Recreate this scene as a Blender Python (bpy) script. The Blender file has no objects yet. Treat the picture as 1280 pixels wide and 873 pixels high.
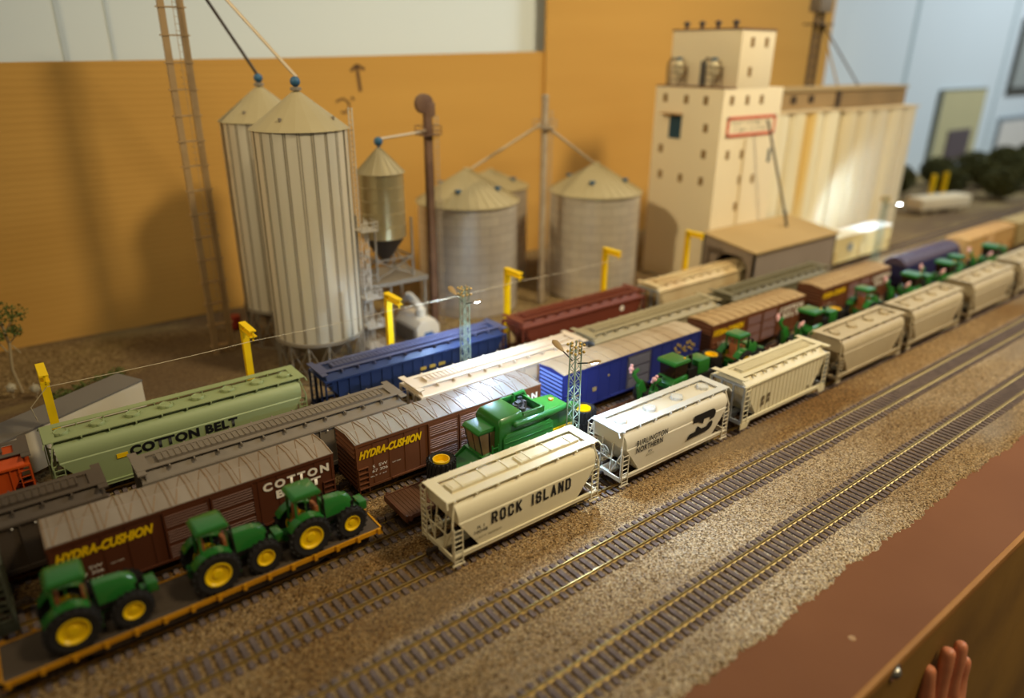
import bpy, math, random
from mathutils import Vector, Matrix
random.seed(7)
S = 0.01            # all lengths below are written in centimetres; the scene itself is in metres
R = math.radians
sc = bpy.context.scene
COL = sc.collection

# ------------------------------------------------------------------ camera, light, exposure
FPX = 887.3
yaw, pitch, roll = R(52.244), R(21.945), R(0.43)
F = Vector((math.cos(yaw), math.sin(yaw), 0)); Rt = Vector((math.sin(yaw), -math.cos(yaw), 0)); Uw = Vector((0, 0, 1))
fwd = F*math.cos(pitch) - Uw*math.sin(pitch); up = F*math.sin(pitch) + Uw*math.cos(pitch)
r2 = Rt*math.cos(roll) + up*math.sin(roll); u2 = -Rt*math.sin(roll) + up*math.cos(roll)
cd = bpy.data.cameras.new('camera'); cam = bpy.data.objects.new('camera', cd); COL.objects.link(cam)
M4 = Matrix((r2, u2, -fwd)).transposed().to_4x4(); M4.translation = Vector((0, -19.99, 30.4))*S
cam.matrix_world = M4
cd.sensor_width = 36; cd.lens = FPX/1280*36; cd.shift_y = -10/1280
cd.clip_start = 0.02; cd.clip_end = 30
cd.dof.use_dof = True; cd.dof.focus_distance = 0.53; cd.dof.aperture_fstop = 2.8
sc.camera = cam
sc.view_settings.view_transform = 'Standard'; sc.view_settings.look = 'None'
sc.view_settings.gamma = 1; sc.view_settings.use_curve_mapping = False
sc.view_settings.exposure = 0.0

w = bpy.data.worlds.new('room_ambience'); sc.world = w; w.use_nodes = True
w.node_tree.nodes['Background'].inputs[0].default_value = (1, .84, .60, 1)
w.node_tree.nodes['Background'].inputs[1].default_value = 0.08

def lamp(name, kind, loc, aim, watts, color, size=.1, spot=None, blend=1.0):
    d = bpy.data.lights.new(name, kind); d.energy = watts; d.color = color
    if kind == 'AREA': d.shape = 'DISK'; d.size = size
    else: d.shadow_soft_size = size
    if kind == 'SPOT': d.spot_size = R(spot); d.spot_blend = blend
    o = bpy.data.objects.new(name, d); COL.objects.link(o); o.location = Vector(loc)*S
    if aim is not None: o.rotation_euler = (Vector(aim)-Vector(loc)).to_track_quat('-Z', 'Y').to_euler()
    return o
WARM = (1, .83, .53)
lamp('ceiling_spotlight', 'SPOT', (95, -75, 150), (78, 48, 6), 120, WARM, .13, 66, 1.0)
lamp('side_track_light', 'SPOT', (-140, 8, 128), (80, 48, 20), 92, WARM, .05, 34, 1.0)
lamp('area_fill', 'AREA', (-10, -50, 150), (50, 40, 0), 3.4, WARM, .35)  # weak fill light added from the upper left, no visible source
lamp('window_daylight', 'AREA', (260, -40, 150), (230, 70, 15), 34, (.84, .94, 1), .8)

# ------------------------------------------------------------------ materials
def hexc(h):
    c = [int(h[i:i+2], 16)/255 for i in (0, 2, 4)]
    return tuple((x/12.92 if x <= .04045 else ((x+.055)/1.055)**2.4) for x in c) + (1,)
MATS = {}
def mat(name, col, rough=.55, metal=0, nz=(30, .12), bump=0, col2=None, spec=.4, stretch=None, bscale=None, coat=0):
    """nz = (noise scale per cm*10, how strongly the second colour comes through)"""
    if name in MATS: return MATS[name]
    m = bpy.data.materials.new(name); m.use_nodes = True; nt = m.node_tree; N = nt.nodes; L = nt.links
    b = N['Principled BSDF']; b.inputs['Roughness'].default_value = rough; b.inputs['Metallic'].default_value = metal
    b.inputs['Specular IOR Level'].default_value = spec
    b.inputs['Coat Weight'].default_value = coat
    c = hexc(col) if isinstance(col, str) else col
    c2 = hexc(col2) if col2 else tuple(x*.6 for x in c[:3]) + (1,)
    tc = N.new('ShaderNodeTexCoord'); mp = N.new('ShaderNodeMapping')
    mp.inputs['Scale'].default_value = stretch or (1, 1, 1)
    L.new(tc.outputs['Object'], mp.inputs[0])
    n = N.new('ShaderNodeTexNoise'); n.inputs['Scale'].default_value = nz[0]; n.inputs['Detail'].default_value = 4
    L.new(mp.outputs[0], n.inputs['Vector'])
    rp = N.new('ShaderNodeValToRGB'); rp.color_ramp.elements[0].position = .35; rp.color_ramp.elements[1].position = .75
    rp.color_ramp.elements[1].color = (nz[1],)*3 + (1,); rp.color_ramp.elements[0].color = (0, 0, 0, 1)
    L.new(n.outputs[0], rp.inputs[0])
    mx = N.new('ShaderNodeMix'); mx.data_type = 'RGBA'; mx.inputs[6].default_value = c; mx.inputs[7].default_value = c2
    L.new(rp.outputs[0], mx.inputs[0]); L.new(mx.outputs[2], b.inputs['Base Color'])
    if bump:
        n2 = N.new('ShaderNodeTexNoise'); n2.inputs['Scale'].default_value = bscale or nz[0]*6; n2.inputs['Detail'].default_value = 3
        L.new(mp.outputs[0], n2.inputs['Vector'])
        bp = N.new('ShaderNodeBump'); bp.inputs['Strength'].default_value = bump; bp.inputs['Distance'].default_value = .001
        L.new(n2.outputs[0], bp.inputs['Height']); L.new(bp.outputs[0], b.inputs['Normal'])
    MATS[name] = m
    return m

def gravel_mat(name, cols, cell=900, patch=None, bump=.6):
    m = bpy.data.materials.new(name); m.use_nodes = True; nt = m.node_tree; N = nt.nodes; L = nt.links
    b = N['Principled BSDF']; b.inputs['Roughness'].default_value = .85; b.inputs['Specular IOR Level'].default_value = .15
    tc = N.new('ShaderNodeTexCoord')
    v = N.new('ShaderNodeTexVoronoi'); v.inputs['Scale'].default_value = cell; L.new(tc.outputs['Object'], v.inputs['Vector'])
    sp = N.new('ShaderNodeSeparateColor'); L.new(v.outputs['Color'], sp.inputs[0])
    rp = N.new('ShaderNodeValToRGB'); el = rp.color_ramp.elements
    while len(el) < len(cols): el.new(.5)
    for i, c in enumerate(cols): el[i].position = i/(len(cols)); el[i].color = hexc(c)
    rp.color_ramp.interpolation = 'CONSTANT'
    L.new(sp.outputs[0], rp.inputs[0])
    out = rp.outputs[0]
    for k, (scale, colr, lo, hi, amt) in enumerate(patch or []):
        n = N.new('ShaderNodeTexNoise'); n.inputs['Scale'].default_value = scale; n.inputs['Detail'].default_value = 3
        mp = N.new('ShaderNodeMapping'); mp.inputs['Location'].default_value = (k*3.1, 1.7, 0); mp.inputs['Scale'].default_value = (.45, 1, 1)
        L.new(tc.outputs['Object'], mp.inputs[0]); L.new(mp.outputs[0], n.inputs['Vector'])
        r = N.new('ShaderNodeMapRange'); r.inputs[1].default_value = lo; r.inputs[2].default_value = hi; r.inputs[4].default_value = amt
        L.new(n.outputs[0], r.inputs[0])
        mx = N.new('ShaderNodeMix'); mx.data_type = 'RGBA'; mx.blend_type = 'MULTIPLY' if colr[0] == '*' else 'MIX'
        mx.inputs[7].default_value = hexc(colr.strip('*')); L.new(out, mx.inputs[6]); L.new(r.outputs[0], mx.inputs[0]); out = mx.outputs[2]
    L.new(out, b.inputs['Base Color'])
    bp = N.new('ShaderNodeBump'); bp.inputs['Strength'].default_value = bump; bp.inputs['Distance'].default_value = .0006; bp.invert = True
    L.new(v.outputs['Distance'], bp.inputs['Height'])
    L.new(bp.outputs[0], b.inputs['Normal'])
    return m

def band(m):
    """older browner ballast behind the second track (its own colour, with a ragged border)"""
    nt = m.node_tree; N = nt.nodes; L = nt.links; b = N['Principled BSDF']; src = b.inputs['Base Color'].links[0].from_socket
    tc = N.new('ShaderNodeTexCoord'); sx = N.new('ShaderNodeSeparateXYZ'); L.new(tc.outputs['Object'], sx.inputs[0])
    n = N.new('ShaderNodeTexNoise'); n.inputs['Scale'].default_value = 40; n.inputs['Detail'].default_value = 5; L.new(tc.outputs['Object'], n.inputs['Vector'])
    ma = N.new('ShaderNodeMath'); ma.operation = 'MULTIPLY_ADD'; ma.inputs[1].default_value = .016; L.new(n.outputs[0], ma.inputs[0]); L.new(sx.outputs[1], ma.inputs[2])
    r = N.new('ShaderNodeMapRange'); r.inputs[1].default_value = .084; r.inputs[2].default_value = .092; r.inputs[4].default_value = .8; L.new(ma.outputs[0], r.inputs[0])
    mx = N.new('ShaderNodeMix'); mx.data_type = 'RGBA'; mx.blend_type = 'MULTIPLY'; mx.inputs[7].default_value = hexc('c4aa78'); L.new(src, mx.inputs[6]); L.new(r.outputs[0], mx.inputs[0])
    L.new(mx.outputs[2], b.inputs['Base Color'])

# ------------------------------------------------------------------ mesh helpers
class M:
    def __init__(s): s.v = []; s.f = []
    def add(s, vs, fs):
        b = len(s.v); s.v += [tuple(x) for x in vs]; s.f += [tuple(i+b for i in f) for f in fs]; return s
    def box(s, x0, x1, y0, y1, z0, z1):
        if x0 > x1: x0, x1 = x1, x0
        if y0 > y1: y0, y1 = y1, y0
        if z0 > z1: z0, z1 = z1, z0
        return s.add([(x0,y0,z0),(x1,y0,z0),(x1,y1,z0),(x0,y1,z0),(x0,y0,z1),(x1,y0,z1),(x1,y1,z1),(x0,y1,z1)],
                     [(0,3,2,1),(4,5,6,7),(0,1,5,4),(1,2,6,5),(2,3,7,6),(3,0,4,7)])
    def loft(s, rings, cap=True, closed=True):
        n = len(rings[0]); vs = [p for r in rings for p in r]; fs = []
        for i in range(len(rings)-1):
            for j in range(n if closed else n-1):
                k = (j+1) % n; fs.append((i*n+j, i*n+k, (i+1)*n+k, (i+1)*n+j))
        if cap: fs.append(tuple(reversed(range(n)))); fs.append(tuple(range((len(rings)-1)*n, len(rings)*n)))
        return s.add(vs, fs)
    def prism(s, poly, axis, a, b):
        """poly of 2D points; axis 'x': (y,z), 'y': (x,z), 'z': (x,y)"""
        def P(p, t): return {'x': (t, p[0], p[1]), 'y': (p[0], t, p[1]), 'z': (p[0], p[1], t)}[axis]
        return s.loft([[P(p, a) for p in poly], [P(p, b) for p in poly]])
    def bar(s, p, q, r, n=4, rq=None):
        p = Vector(p); q = Vector(q); d = (q-p).normalized()
        a = d.cross(Vector((0, 0, 1)) if abs(d.z) < .9 else Vector((0, 1, 0))).normalized(); c = d.cross(a)
        o = math.pi/4 if n == 4 else 0
        R_ = lambda o_, rr: [o_ + (a*math.cos(2*math.pi*k/n+o) + c*math.sin(2*math.pi*k/n+o))*rr for k in range(n)]
        return s.loft([R_(p, r), R_(q, rq or r)])
    def path(s, pts, r, n=6):
        for i in range(len(pts)-1): s.bar(pts[i], pts[i+1], r, n)
        return s
    def lathe(s, prof, c=(0, 0, 0), n=24, axis='z', cap=True):
        rings = []
        for r, z in prof:
            ring = []
            for k in range(n):
                a = 2*math.pi*k/n; x, y = r*math.cos(a), r*math.sin(a)
                ring.append({'z': (c[0]+x, c[1]+y, c[2]+z), 'y': (c[0]+x, c[1]+z, c[2]+y), 'x': (c[0]+z, c[1]+x, c[2]+y)}[axis])
            rings.append(ring)
        return s.loft(rings, cap)
    def ball(s, c, r, n=10, sz=1):
        m = max(4, n//2)
        return s.lathe([(max(r*math.sin(math.pi*i/m), r*.02), -r*sz*math.cos(math.pi*i/m)) for i in range(m+1)], c, n)
    def build(s, name, material, parent=None, smooth=None, bevel=0, loc=None):
        me = bpy.data.meshes.new(name)
        me.from_pydata([(x*S, y*S, z*S) for x, y, z in s.v], [], s.f)
        import bmesh
        bm = bmesh.new(); bm.from_mesh(me); bmesh.ops.recalc_face_normals(bm, faces=bm.faces)
        if bevel: bmesh.ops.bevel(bm, geom=[e for e in bm.edges if len(e.link_faces) == 2 and e.calc_face_angle(0) > .6], offset=bevel*S, segments=2, affect='EDGES', profile=.6, clamp_overlap=True)
        bm.to_mesh(me); bm.free()
        me.materials.append(material)
        if smooth is not None or bevel:
            me.shade_smooth(); me.set_sharp_from_angle(angle=R(smooth or 35))
        o = bpy.data.objects.new(name, me); COL.objects.link(o)
        if parent is not None: o.parent = parent
        if loc: o.location = Vector(loc)*S
        return o

def tag(o, label=None, cat=None, group=None, kind=None):
    if label: o['label'] = label
    if cat: o['category'] = cat
    if group: o['group'] = group
    if kind: o['kind'] = kind
    return o
def empty(name, loc, label=None, cat=None, group=None, rz=0):
    o = bpy.data.objects.new(name, None); COL.objects.link(o); o.location = Vector(loc)*S; o.rotation_euler = (0, 0, R(rz))
    o.empty_display_size = .01
    return tag(o, label, cat, group)
def copy_tree(o, parent=None):
    c = o.copy(); COL.objects.link(c); c.parent = parent
    for ch in list(o.children): copy_tree(ch, c)
    return c
def dup(o, loc, label, group=None, rz=None):
    c = copy_tree(o); c.location = Vector(loc)*S; c['label'] = label
    if group: c['group'] = group
    if rz is not None: c.rotation_euler = (0, 0, R(rz))
    return c
def struct(m, name, material, **k):
    o = m.build(name, material, **k); o['kind'] = 'structure'; return o

def text(body, x0, x1, z0, z1, y, material, parent, name='lettering', bold=0, shear=0, axis='-y', spacing=1):
    cu = bpy.data.curves.new('t', 'FONT'); cu.body = body; cu.offset = bold; cu.shear = shear; cu.extrude = 0; cu.resolution_u = 3
    cu.space_character = spacing
    o = bpy.data.objects.new('t', cu); COL.objects.link(o)
    bpy.context.view_layer.update()
    me = bpy.data.meshes.new_from_object(o.evaluated_get(bpy.context.evaluated_depsgraph_get()))
    bpy.data.objects.remove(o); bpy.data.curves.remove(cu)
    xs = [v.co.x for v in me.vertices]; ys = [v.co.y for v in me.vertices]
    a, b, c, d = min(xs), max(xs), min(ys), max(ys)
    for v in me.vertices:
        u = x0+(v.co.x-a)/(b-a)*(x1-x0); t = z0+(v.co.y-c)/(d-c)*(z1-z0)
        v.co = (u*S, y*S, t*S) if axis == '-y' else (u*S, t*S, y*S)
    me.name = name; me.materials.clear(); me.materials.append(material)
    ob = bpy.data.objects.new(name, me); COL.objects.link(ob); ob.parent = parent
    return ob
# chamfered gothic strokes for the big railroad names: polylines in a 0..1 by 0..1 cell
G = {'R': [[(0,0),(0,1),(.75,1),(1,.85),(1,.62),(.75,.48),(0,.48)], [(.5,.48),(1,0)]],
     'O': [[(.25,0),(0,.15),(0,.85),(.25,1),(.75,1),(1,.85),(1,.15),(.75,0),(.25,0)]],
     'C': [[(1,.3),(1,.15),(.75,0),(.25,0),(0,.15),(0,.85),(.25,1),(.75,1),(1,.85),(1,.7)]],
     'K': [[(0,0),(0,1)], [(1,1),(0,.35)], [(.35,.55),(1,0)]],
     'I': [[(.5,0),(.5,1)]],
     'S': [[(0,.28),(0,.15),(.25,0),(.75,0),(1,.15),(1,.38),(.75,.52),(.25,.52),(0,.64),(0,.85),(.25,1),(.75,1),(1,.85),(1,.74)]],
     'L': [[(0,1),(0,0),(1,0)]], 'A': [[(0,0),(.5,1),(1,0)], [(.2,.32),(.8,.32)]],
     'N': [[(0,0),(0,1),(1,0),(1,1)]], 'D': [[(0,0),(0,1),(.72,1),(1,.82),(1,.18),(.72,0),(0,0)]],
     'T': [[(0,1),(1,1)], [(.5,1),(.5,0)]], 'B': [[(0,0),(0,1),(.75,1),(.95,.87),(.95,.64),(.75,.52),(0,.52)], [(.75,.52),(1,.38),(1,.13),(.78,0),(0,0)]],
     'E': [[(1,1),(0,1),(0,0),(1,0)], [(0,.5),(.8,.5)]]}
def strokes(word, x0, x1, z0, z1, y, t, material, parent, gap=.45, space=1.1, name='lettering', only=None):
    """t is the stroke thickness in cm; only = set of letter indices to draw"""
    wd = [space if ch == ' ' else (.35 if ch == 'I' else 1) for ch in word]
    tot = sum(wd) + gap*(len(word)-1); u = (x1-x0)/tot; m = M(); x = x0; dep = 0
    for i, ch in enumerate(word):
        if ch != ' ' and (only is None or i in only):
            cw = wd[i]*u
            for pl in G[ch]:
                for (a, b), (c, d) in zip(pl, pl[1:]):
                    P = Vector((x+t/2+a*(cw-t), z0+t/2+b*(z1-z0-t))); Q = Vector((x+t/2+c*(cw-t), z0+t/2+d*(z1-z0-t)))
                    dv = (Q-P).normalized(); nv = Vector((-dv.y, dv.x))*t/2; e = dv*t*.42
                    c4 = [P-e+nv, Q+e+nv, Q+e-nv, P-e-nv]; dep = (dep+1) % 7; yy = y-.004*dep/7
                    m.add([(p.x, yy, p.y) for p in c4], [(0, 3, 2, 1)])
        x += (wd[i]+gap)*u
    return m.build(name, material, parent)

# ------------------------------------------------------------------ common materials
wheel_m = mat('wheel_metal', '4a3a2c', .5, .6); black = mat('black_plastic', '16130f', .5)
rail_m = mat('rail_metal', 'b09458', .42, .9, (300, .3)); tie_m = mat('tie_wood', '70605a', .85, 0, (90, .6), .5, '483c36')
ltr_black = mat('lettering_black', '0c0908', .6); ltr_white = mat('lettering_white', 'e8dcc8', .6); ltr_yel = mat('lettering_yellow', 'e6b800', .5)
yellow = mat('safety_yellow', 'f2c800', .5, 0, (60, .15), 0, 'a88400')
glass_m = mat('dark_glass', '2a1c14', .12, 0, spec=.7)
green = mat('tractor_green', '256a26', .28, 0, (30, .1), coat=.5); rim_y = mat('rim_yellow', 'f0c400', .35, coat=.3); tyre = mat('tyre_rubber', '1c1815', .75, 0, (300, .5), .4)

# ------------------------------------------------------------------ room and layout shell
white_wall = mat('painted_wall', 'ced8dc', .8, 0, (3, .12), .1, 'bccace')
struct(M().box(-160, 620, 73, 77, -110, 160), 'wall_back', white_wall)
struct(M().box(-160, 620, -260, 77, -114, -110), 'floor', mat('room_floor', '4a3a2a', .6))
seam = mat('wall_seam', '9fb0b4', .8)
for i, (x, wd) in enumerate([(11.8, .5), (16.5, .3), (199, 1.6), (261, 1.6)]):
    struct(M().box(x, x+wd, 72.9, 73, -20, 60), 'trim_%d' % (i+1), seam if i > 1 else mat('wall_seam_pale', 'b8c4cc', .8))

# ballast: one sheet whose front edge frays irregularly down to the painted board
TAN = ['ccb694', 'a48c6a', '80694c', 'e0d0b0', '96805e', '5c4a34', 'bea684', 'b4a89a', 'a89a84']
ballast_m = gravel_mat('tan_ballast', TAN, 1050, [(9, '*ccb890', .42, .62, .8), (14, '9a938c', .56, .7, .5), (5, '*ac9468', .5, .65, .5)], .9)
band(ballast_m)
m = M(); NX = 1650; xs = [-30+i*.15 for i in range(NX)]
def edge(x): return -3.95 + .12*math.sin(x*.35) + .1*math.sin(x*1.1+1) + .07*math.sin(x*3.1) + .06*math.sin(x*7.3) + random.uniform(-.11, .11)
rows = [[], [], [], [], []]
for x in xs:
    e = edge(x)
    rows[0].append((x, e, -.62)); rows[1].append((x, e+.12, -.5)); rows[2].append((x, e+.6, -.36)); rows[3].append((x, e+2.2, -.33+random.uniform(-.01, .01))); rows[4].append((x, 31, -.33))
m.loft(rows, cap=False, closed=False)
struct(m, 'ballast_ground', ballast_m, smooth=60)
dirt_m = gravel_mat('yard_dirt', ['7c6846', '6c583a', '8a7450', '5c4a30', '94805a'], 500, [(7, '5e4c3a', .45, .6, .8), (11, '9a8858', .55, .7, .7)], .4)
m = M(); n = 90
def dz(x, y):
    k = max(0, min(1, (y-40)/12))
    return -.33 + k*(.10*math.sin(x*.21+y*.1) + .12*math.sin(x*.07-y*.23))
gr = [[(-30+j*4.0, 31+i*(42/28), dz(-30+j*4.0, 31+i*1.5)) for j in range(100)] for i in range(29)]
m.loft(gr, cap=False, closed=False)
struct(m, 'yard_ground', dirt_m, smooth=80)
board_m = mat('brown_board_paint', '7c4e2c', .65, 0, (14, .35), .15, '683c1c', spec=.2)
struct(M().box(-30, 370, -9.3, 31.5, -1.3, -.6), 'benchwork_top', board_m)
struct(M().box(-30, 370, 31.5, 72.6, -1.3, -.55), 'benchwork_top_rear', board_m)
edge_m = mat('raw_plywood_edge', 'b07a3a', .7, 0, (60, .6), .3, '7c4e20', stretch=(.3, 1, 1))
struct(M().box(-30, 370, -9.62, -9.3, -1.2, -.46), 'benchwork_edge_strip', edge_m, bevel=.05)
fascia_m = mat('fascia_plywood', '8c6420', .7, 0, (9, .7), .25, '5e3f12')
struct(M().box(-30, 370, -9.6, -9.3, -40, -1.2), 'benchwork_fascia', fascia_m)

# ------------------------------------------------------------------ tracks
def track(name, y, x0, x1, n_single, start, label):
    t = empty(name, (0, y, 0), label, 'track', None)
    for s in (-1, 1):
        m = M()
        yy = s*.83
        m.prism([(yy-.045, 0), (yy+.045, 0), (yy+.045, -.06), (yy+.018, -.09), (yy+.018, -.18), (yy+.09, -.21), (yy-.09, -.21), (yy-.018, -.18), (yy-.018, -.09), (yy-.045, -.06)], 'x', x0, x1)
        m.build('rail', rail_m, t)
    tm = M().box(-.155, .155, -1.45, 1.45, -.36, -.21)
    for s in (-1, 1): tm.box(-.1, .1, s*.83-.16, s*.83+.16, -.21, -.185)
    first = None
    k = 0; x = start; rest = M(); xs_ = [x0+.3+i*.63 for i in range(int((x1-x0-.3)/.63))]
    for x in xs_:
        jig = random.uniform(-.02, .02)
        if start <= x and k < n_single:
            if first is None: first = tm.build('tie', tie_m, t); o = first
            else:
                o = first.copy(); COL.objects.link(o); o.parent = t
            o.location = ((x+jig)*S, random.uniform(-.03, .03)*S, 0); o.rotation_euler = (0, 0, random.uniform(-.03, .03)); k += 1
        else:
            rest.box(x-.155, x+.155, -1.45, 1.45, -.36, -.21)
    if rest.v: tag(rest.build('ties', tie_m, t), kind='stuff')
    return t
Y = [0, 6.44, 12.6, 17.5, 22.95, 27.6, 35.0]
track('railroad_track', Y[0], 5, 200, 100, 15.5, 'empty model railroad track nearest the brown board edge')
track('railroad_track', Y[1], -10, 220, 100, 5, 'empty model railroad track between the front track and the hopper cars')
track('railroad_track', Y[2], -15, 230, 100, -2, 'model railroad track under the row of cream covered hoppers, empty at its near end')
track('railroad_track', Y[3], -15, 230, 100, -5, 'model railroad track under the flatcars of tractors')
track('railroad_track', Y[4], -15, 230, 90, -5, 'model railroad track under the brown and blue boxcars')
track('railroad_track', Y[5], -15, 230, 90, -5, 'model railroad track under the grey hoppers behind the boxcars')
track('railroad_track', Y[6], -15, 230, 90, -5, 'rearmost model railroad track beside the yellow posts, running through the grey shed')

# ------------------------------------------------------------------ rolling stock
def truck(root, cx, fm):
    m = M()
    for s in (-1, 1):
        y0, y1 = s*1.02, s*1.16
        m.prism([(cx-1.25, .42), (cx-1.25, .66), (cx-.8, .62), (cx-.45, .82), (cx+.45, .82), (cx+.8, .62), (cx+1.25, .66), (cx+1.25, .42), (cx+.8, .38), (cx+.4, .2), (cx-.4, .2), (cx-.8, .38)], 'y', y0, y1)
        for k in (-.15, .15): m.lathe([(.09, .3), (.09, .62)], (cx+k, s*1.18, 0), 8)
    m.box(cx-.22, cx+.22, -1.05, 1.05, .45, .85)
    t = m.build('truck', fm, root)
    for dx in (-1, 1):
        a = M().lathe([(.06, -1.1), (.06, 1.1)], (cx+dx, 0, .52), 8, 'y')
        for s in (-1, 1):
            a.lathe([(.3, s*.66), (.58, s*.70), (.58, s*.76), (.52, s*.78), (.50, s*.94), (.36, s*.95), (.3, s*.88), (.1, s*.9)], (cx+dx, 0, .52), 20, 'y')
        a.build('wheelset', wheel_m, t, smooth=30)
def coupler(root, x, s, cm):
    m = M().box(x, x+s*.55, -.12, .12, .72, .92)
    m.prism([(x+s*.5, -.2), (x+s*.85, -.22), (x+s*.9, -.02), (x+s*.72, .02), (x+s*.72, .18), (x+s*.5, .2)], 'z', .66, .98)
    m.build('coupler', cm, root)
def ladder(m, p, q, d, wdt, nr, r=.045):
    """ladder between p and q (bottom and top of the near stile); d = unit direction to the other stile"""
    p, q, d = Vector(p), Vector(q), Vector(d)*wdt
    m.bar(p, q, r); m.bar(p+d, q+d, r)
    for i in range(nr):
        t = (i+.5)/nr; a = p+(q-p)*t; m.bar(a, a+d, r*.8)

def acf_hopper(name, label, x, y, L, body, dark, hatch='round', nh=4, H=5.0, cut=2.2, wk=None):
    t = empty(name, (x, y, 0), label, 'model hopper car')
    cl = lambda z: .6+(3.42-z)/2.3*(cut-.6)
    lev = [(1.12, cut, 1.72), (1.5, cl(1.5), 1.77), (2.4, cl(2.4), 1.83), (3.42, .6, 1.86), (3.5, .60, 1.80), (3.9, .55, 1.84), (4.25, .52, 1.74), (4.52, .5, 1.56), (4.68, .5, 1.35), (4.82, .5, .7)]
    k = H/5.0
    rings = [[(a, -w_, z*k), (L-a, -w_, z*k), (L-a, w_, z*k), (a, w_, z*k)] for z, a, w_ in lev]
    M().loft(rings).build('hopper_body', body, t, smooth=28)
    # sills, platforms, posts
    m = M()
    for s in (-1, 1):
        m.box(0.1, L-.1, s*1.78, s*1.62, .86, 1.16); m.box(0.1, L-.1, s*1.84, s*1.70, 1.10, 1.18)
    for e in (0, 1):
        X = lambda v: v if e == 0 else L-v
        m.box(X(.08), X(.2), -1.82, 1.82, .8, 1.12); m.box(X(.2), X(1.6), -.5, .5, .95, 1.08)
        m.box(X(.2), X(2.4), -.22, .22, .6, 1.1)
    m.build('underframe', body, t)
    for e in (0, 1):
        m = M()
        X = lambda v: v if e == 0 else L-v
        for s in (-1, 1):
            m.bar((X(.16), s*1.74, 1.0), (X(.16), s*1.74, 3.55*k), .07); m.bar((X(.16), s*1.74, 3.55*k), (X(.45), s*1.5, 4.75*k), .06)
            m.bar((X(.2), s*.55, 1.05), (X(.5), s*.55, 3.6*k), .06)
            m.bar((X(.22), s*1.7, 3.3*k), (X(.3), s*.6, 1.1), .05)
            m.bar((X(.2), s*1.7, 3.2*k), (X(.6), s*1.2, 3.2*k), .05)
        m.bar((X(.3), -1.7, 2.2), (X(.3), 1.7, 2.2), .045)
        m.build('end_frame', body, t)
    for e in (0, 1):
        X = lambda v: v if e == 0 else L-v
        m = M(); ladder(m, (X(.2), -1.86, .55), (X(.2), -1.86, 3.2*k), (1 if e == 0 else -1, 0, 0), .62, 7); m.box(X(.05), X(.95), -1.9, -1.76, .42, .5)
        m.build('ladder', body, t)
        m = M(); ladder(m, (X(.02), 1.74, .8), (X(.02), 1.74, 4.7*k), (0, -1, 0), .6, 10); ladder(m, (X(.2), 1.86, .6), (X(.2), 1.86, 3.0), (1 if e == 0 else -1, 0, 0), .6, 6)
        m.build('ladder', body, t)
    # roof walk
    zt = H; m = M(); wk = wk or body
    for s in (-1, 1):
        m.box(.0, L, s*.88, s*1.5, zt-.04, zt+.03)
        nb = int(L/1.8)
        for i in range(nb+1):
            xx = .5+(L-1)*i/nb; m.box(xx-.05, xx+.05, s*1.5, s*1.62, zt-.14, zt+.0); m.box(xx-.04, xx+.04, s*.9, s*1.4, zt-.3, zt-.04)
    for e in (0, 1):
        X = lambda v: v if e == 0 else L-v
        m.box(X(0), X(.75), -.88, .88, zt-.04, zt+.03)
        for s in (-1, 1): m.bar((X(.0), s*1.45, zt-.02), (X(-.1), s*1.7, zt-.3), .05)
    m.build('running_board', wk, t)
    if hatch == 'round':
        for i in range(nh):
            cx = L*(i+.5)/nh
            h = M().lathe([(.5, -.22), (.5, .0), (.46, .07), (.4, .07), (.38, .02), (.05, .05)], (cx, 0, zt), 16)
            for a in range(0, 360, 90): h.box(cx+.5*math.cos(R(a))-.07, cx+.5*math.cos(R(a))+.07, .5*math.sin(R(a))-.07, .5*math.sin(R(a))+.07, zt-.1, zt+.05)
            h.build('hatch', wk, t, smooth=30)
    else:
        for i in range(2):
            a, b = 1.0+i*(L-2+.3)/2, 1.0+(i+1)*(L-2-.3)/2+i*.3
            h = M().box(a, b, -.5, .5, zt-.25, zt+.04).box(a+.15, b-.15, -.4, .4, zt+.04, zt+.07)
            for xx in (a+.8, (a+b)/2, b-.8): h.box(xx-.06, xx+.06, -.6, .6, zt+.04, zt+.11)
            h.build('hatch', wk, t)
    # outlets
    for i in range(2 if L < 15 else 3):
        n_ = 2 if L < 15 else 3; cx = cut+ (L-2*cut)*(i+.5)/n_; hw = (L-2*cut)/n_/2*.8
        o = M().loft([[(cx-hw, -1.3, 1.2), (cx+hw, -1.3, 1.2), (cx+hw, 1.3, 1.2), (cx-hw, 1.3, 1.2)], [(cx-.5, -.5, .32), (cx+.5, -.5, .32), (cx+.5, .5, .32), (cx-.5, .5, .32)]])
        o.box(cx-.6, cx+.6, -.62, .62, .26, .36); o.build('outlet_gate', dark, t)
    if L < 15:
        b = M().lathe([(.42, -.04), (.48, 0), (.42, .04)], (.34, .2, 2.6), 16, 'x', cap=False)
        for a in range(0, 180, 60): b.bar((.34, .2-.44*math.cos(R(a)), 2.6-.44*math.sin(R(a))), (.34, .2+.44*math.cos(R(a)), 2.6+.44*math.sin(R(a))), .03)
        b.build('brake_wheel', body, t)
        M().lathe([(.1, -.5), (.36, -.42), (.36, .42), (.1, .5)], (1.35, -.9, 1.75), 14, 'x').build('air_reservoir', mat('reservoir_grey', '8a8a80', .5), t, smooth=30)
    truck(t, 2.0, dark); truck(t, L-2.0, dark); coupler(t, 0.1, -1, dark); coupler(t, L-.1, 1, dark)
    return t

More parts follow.
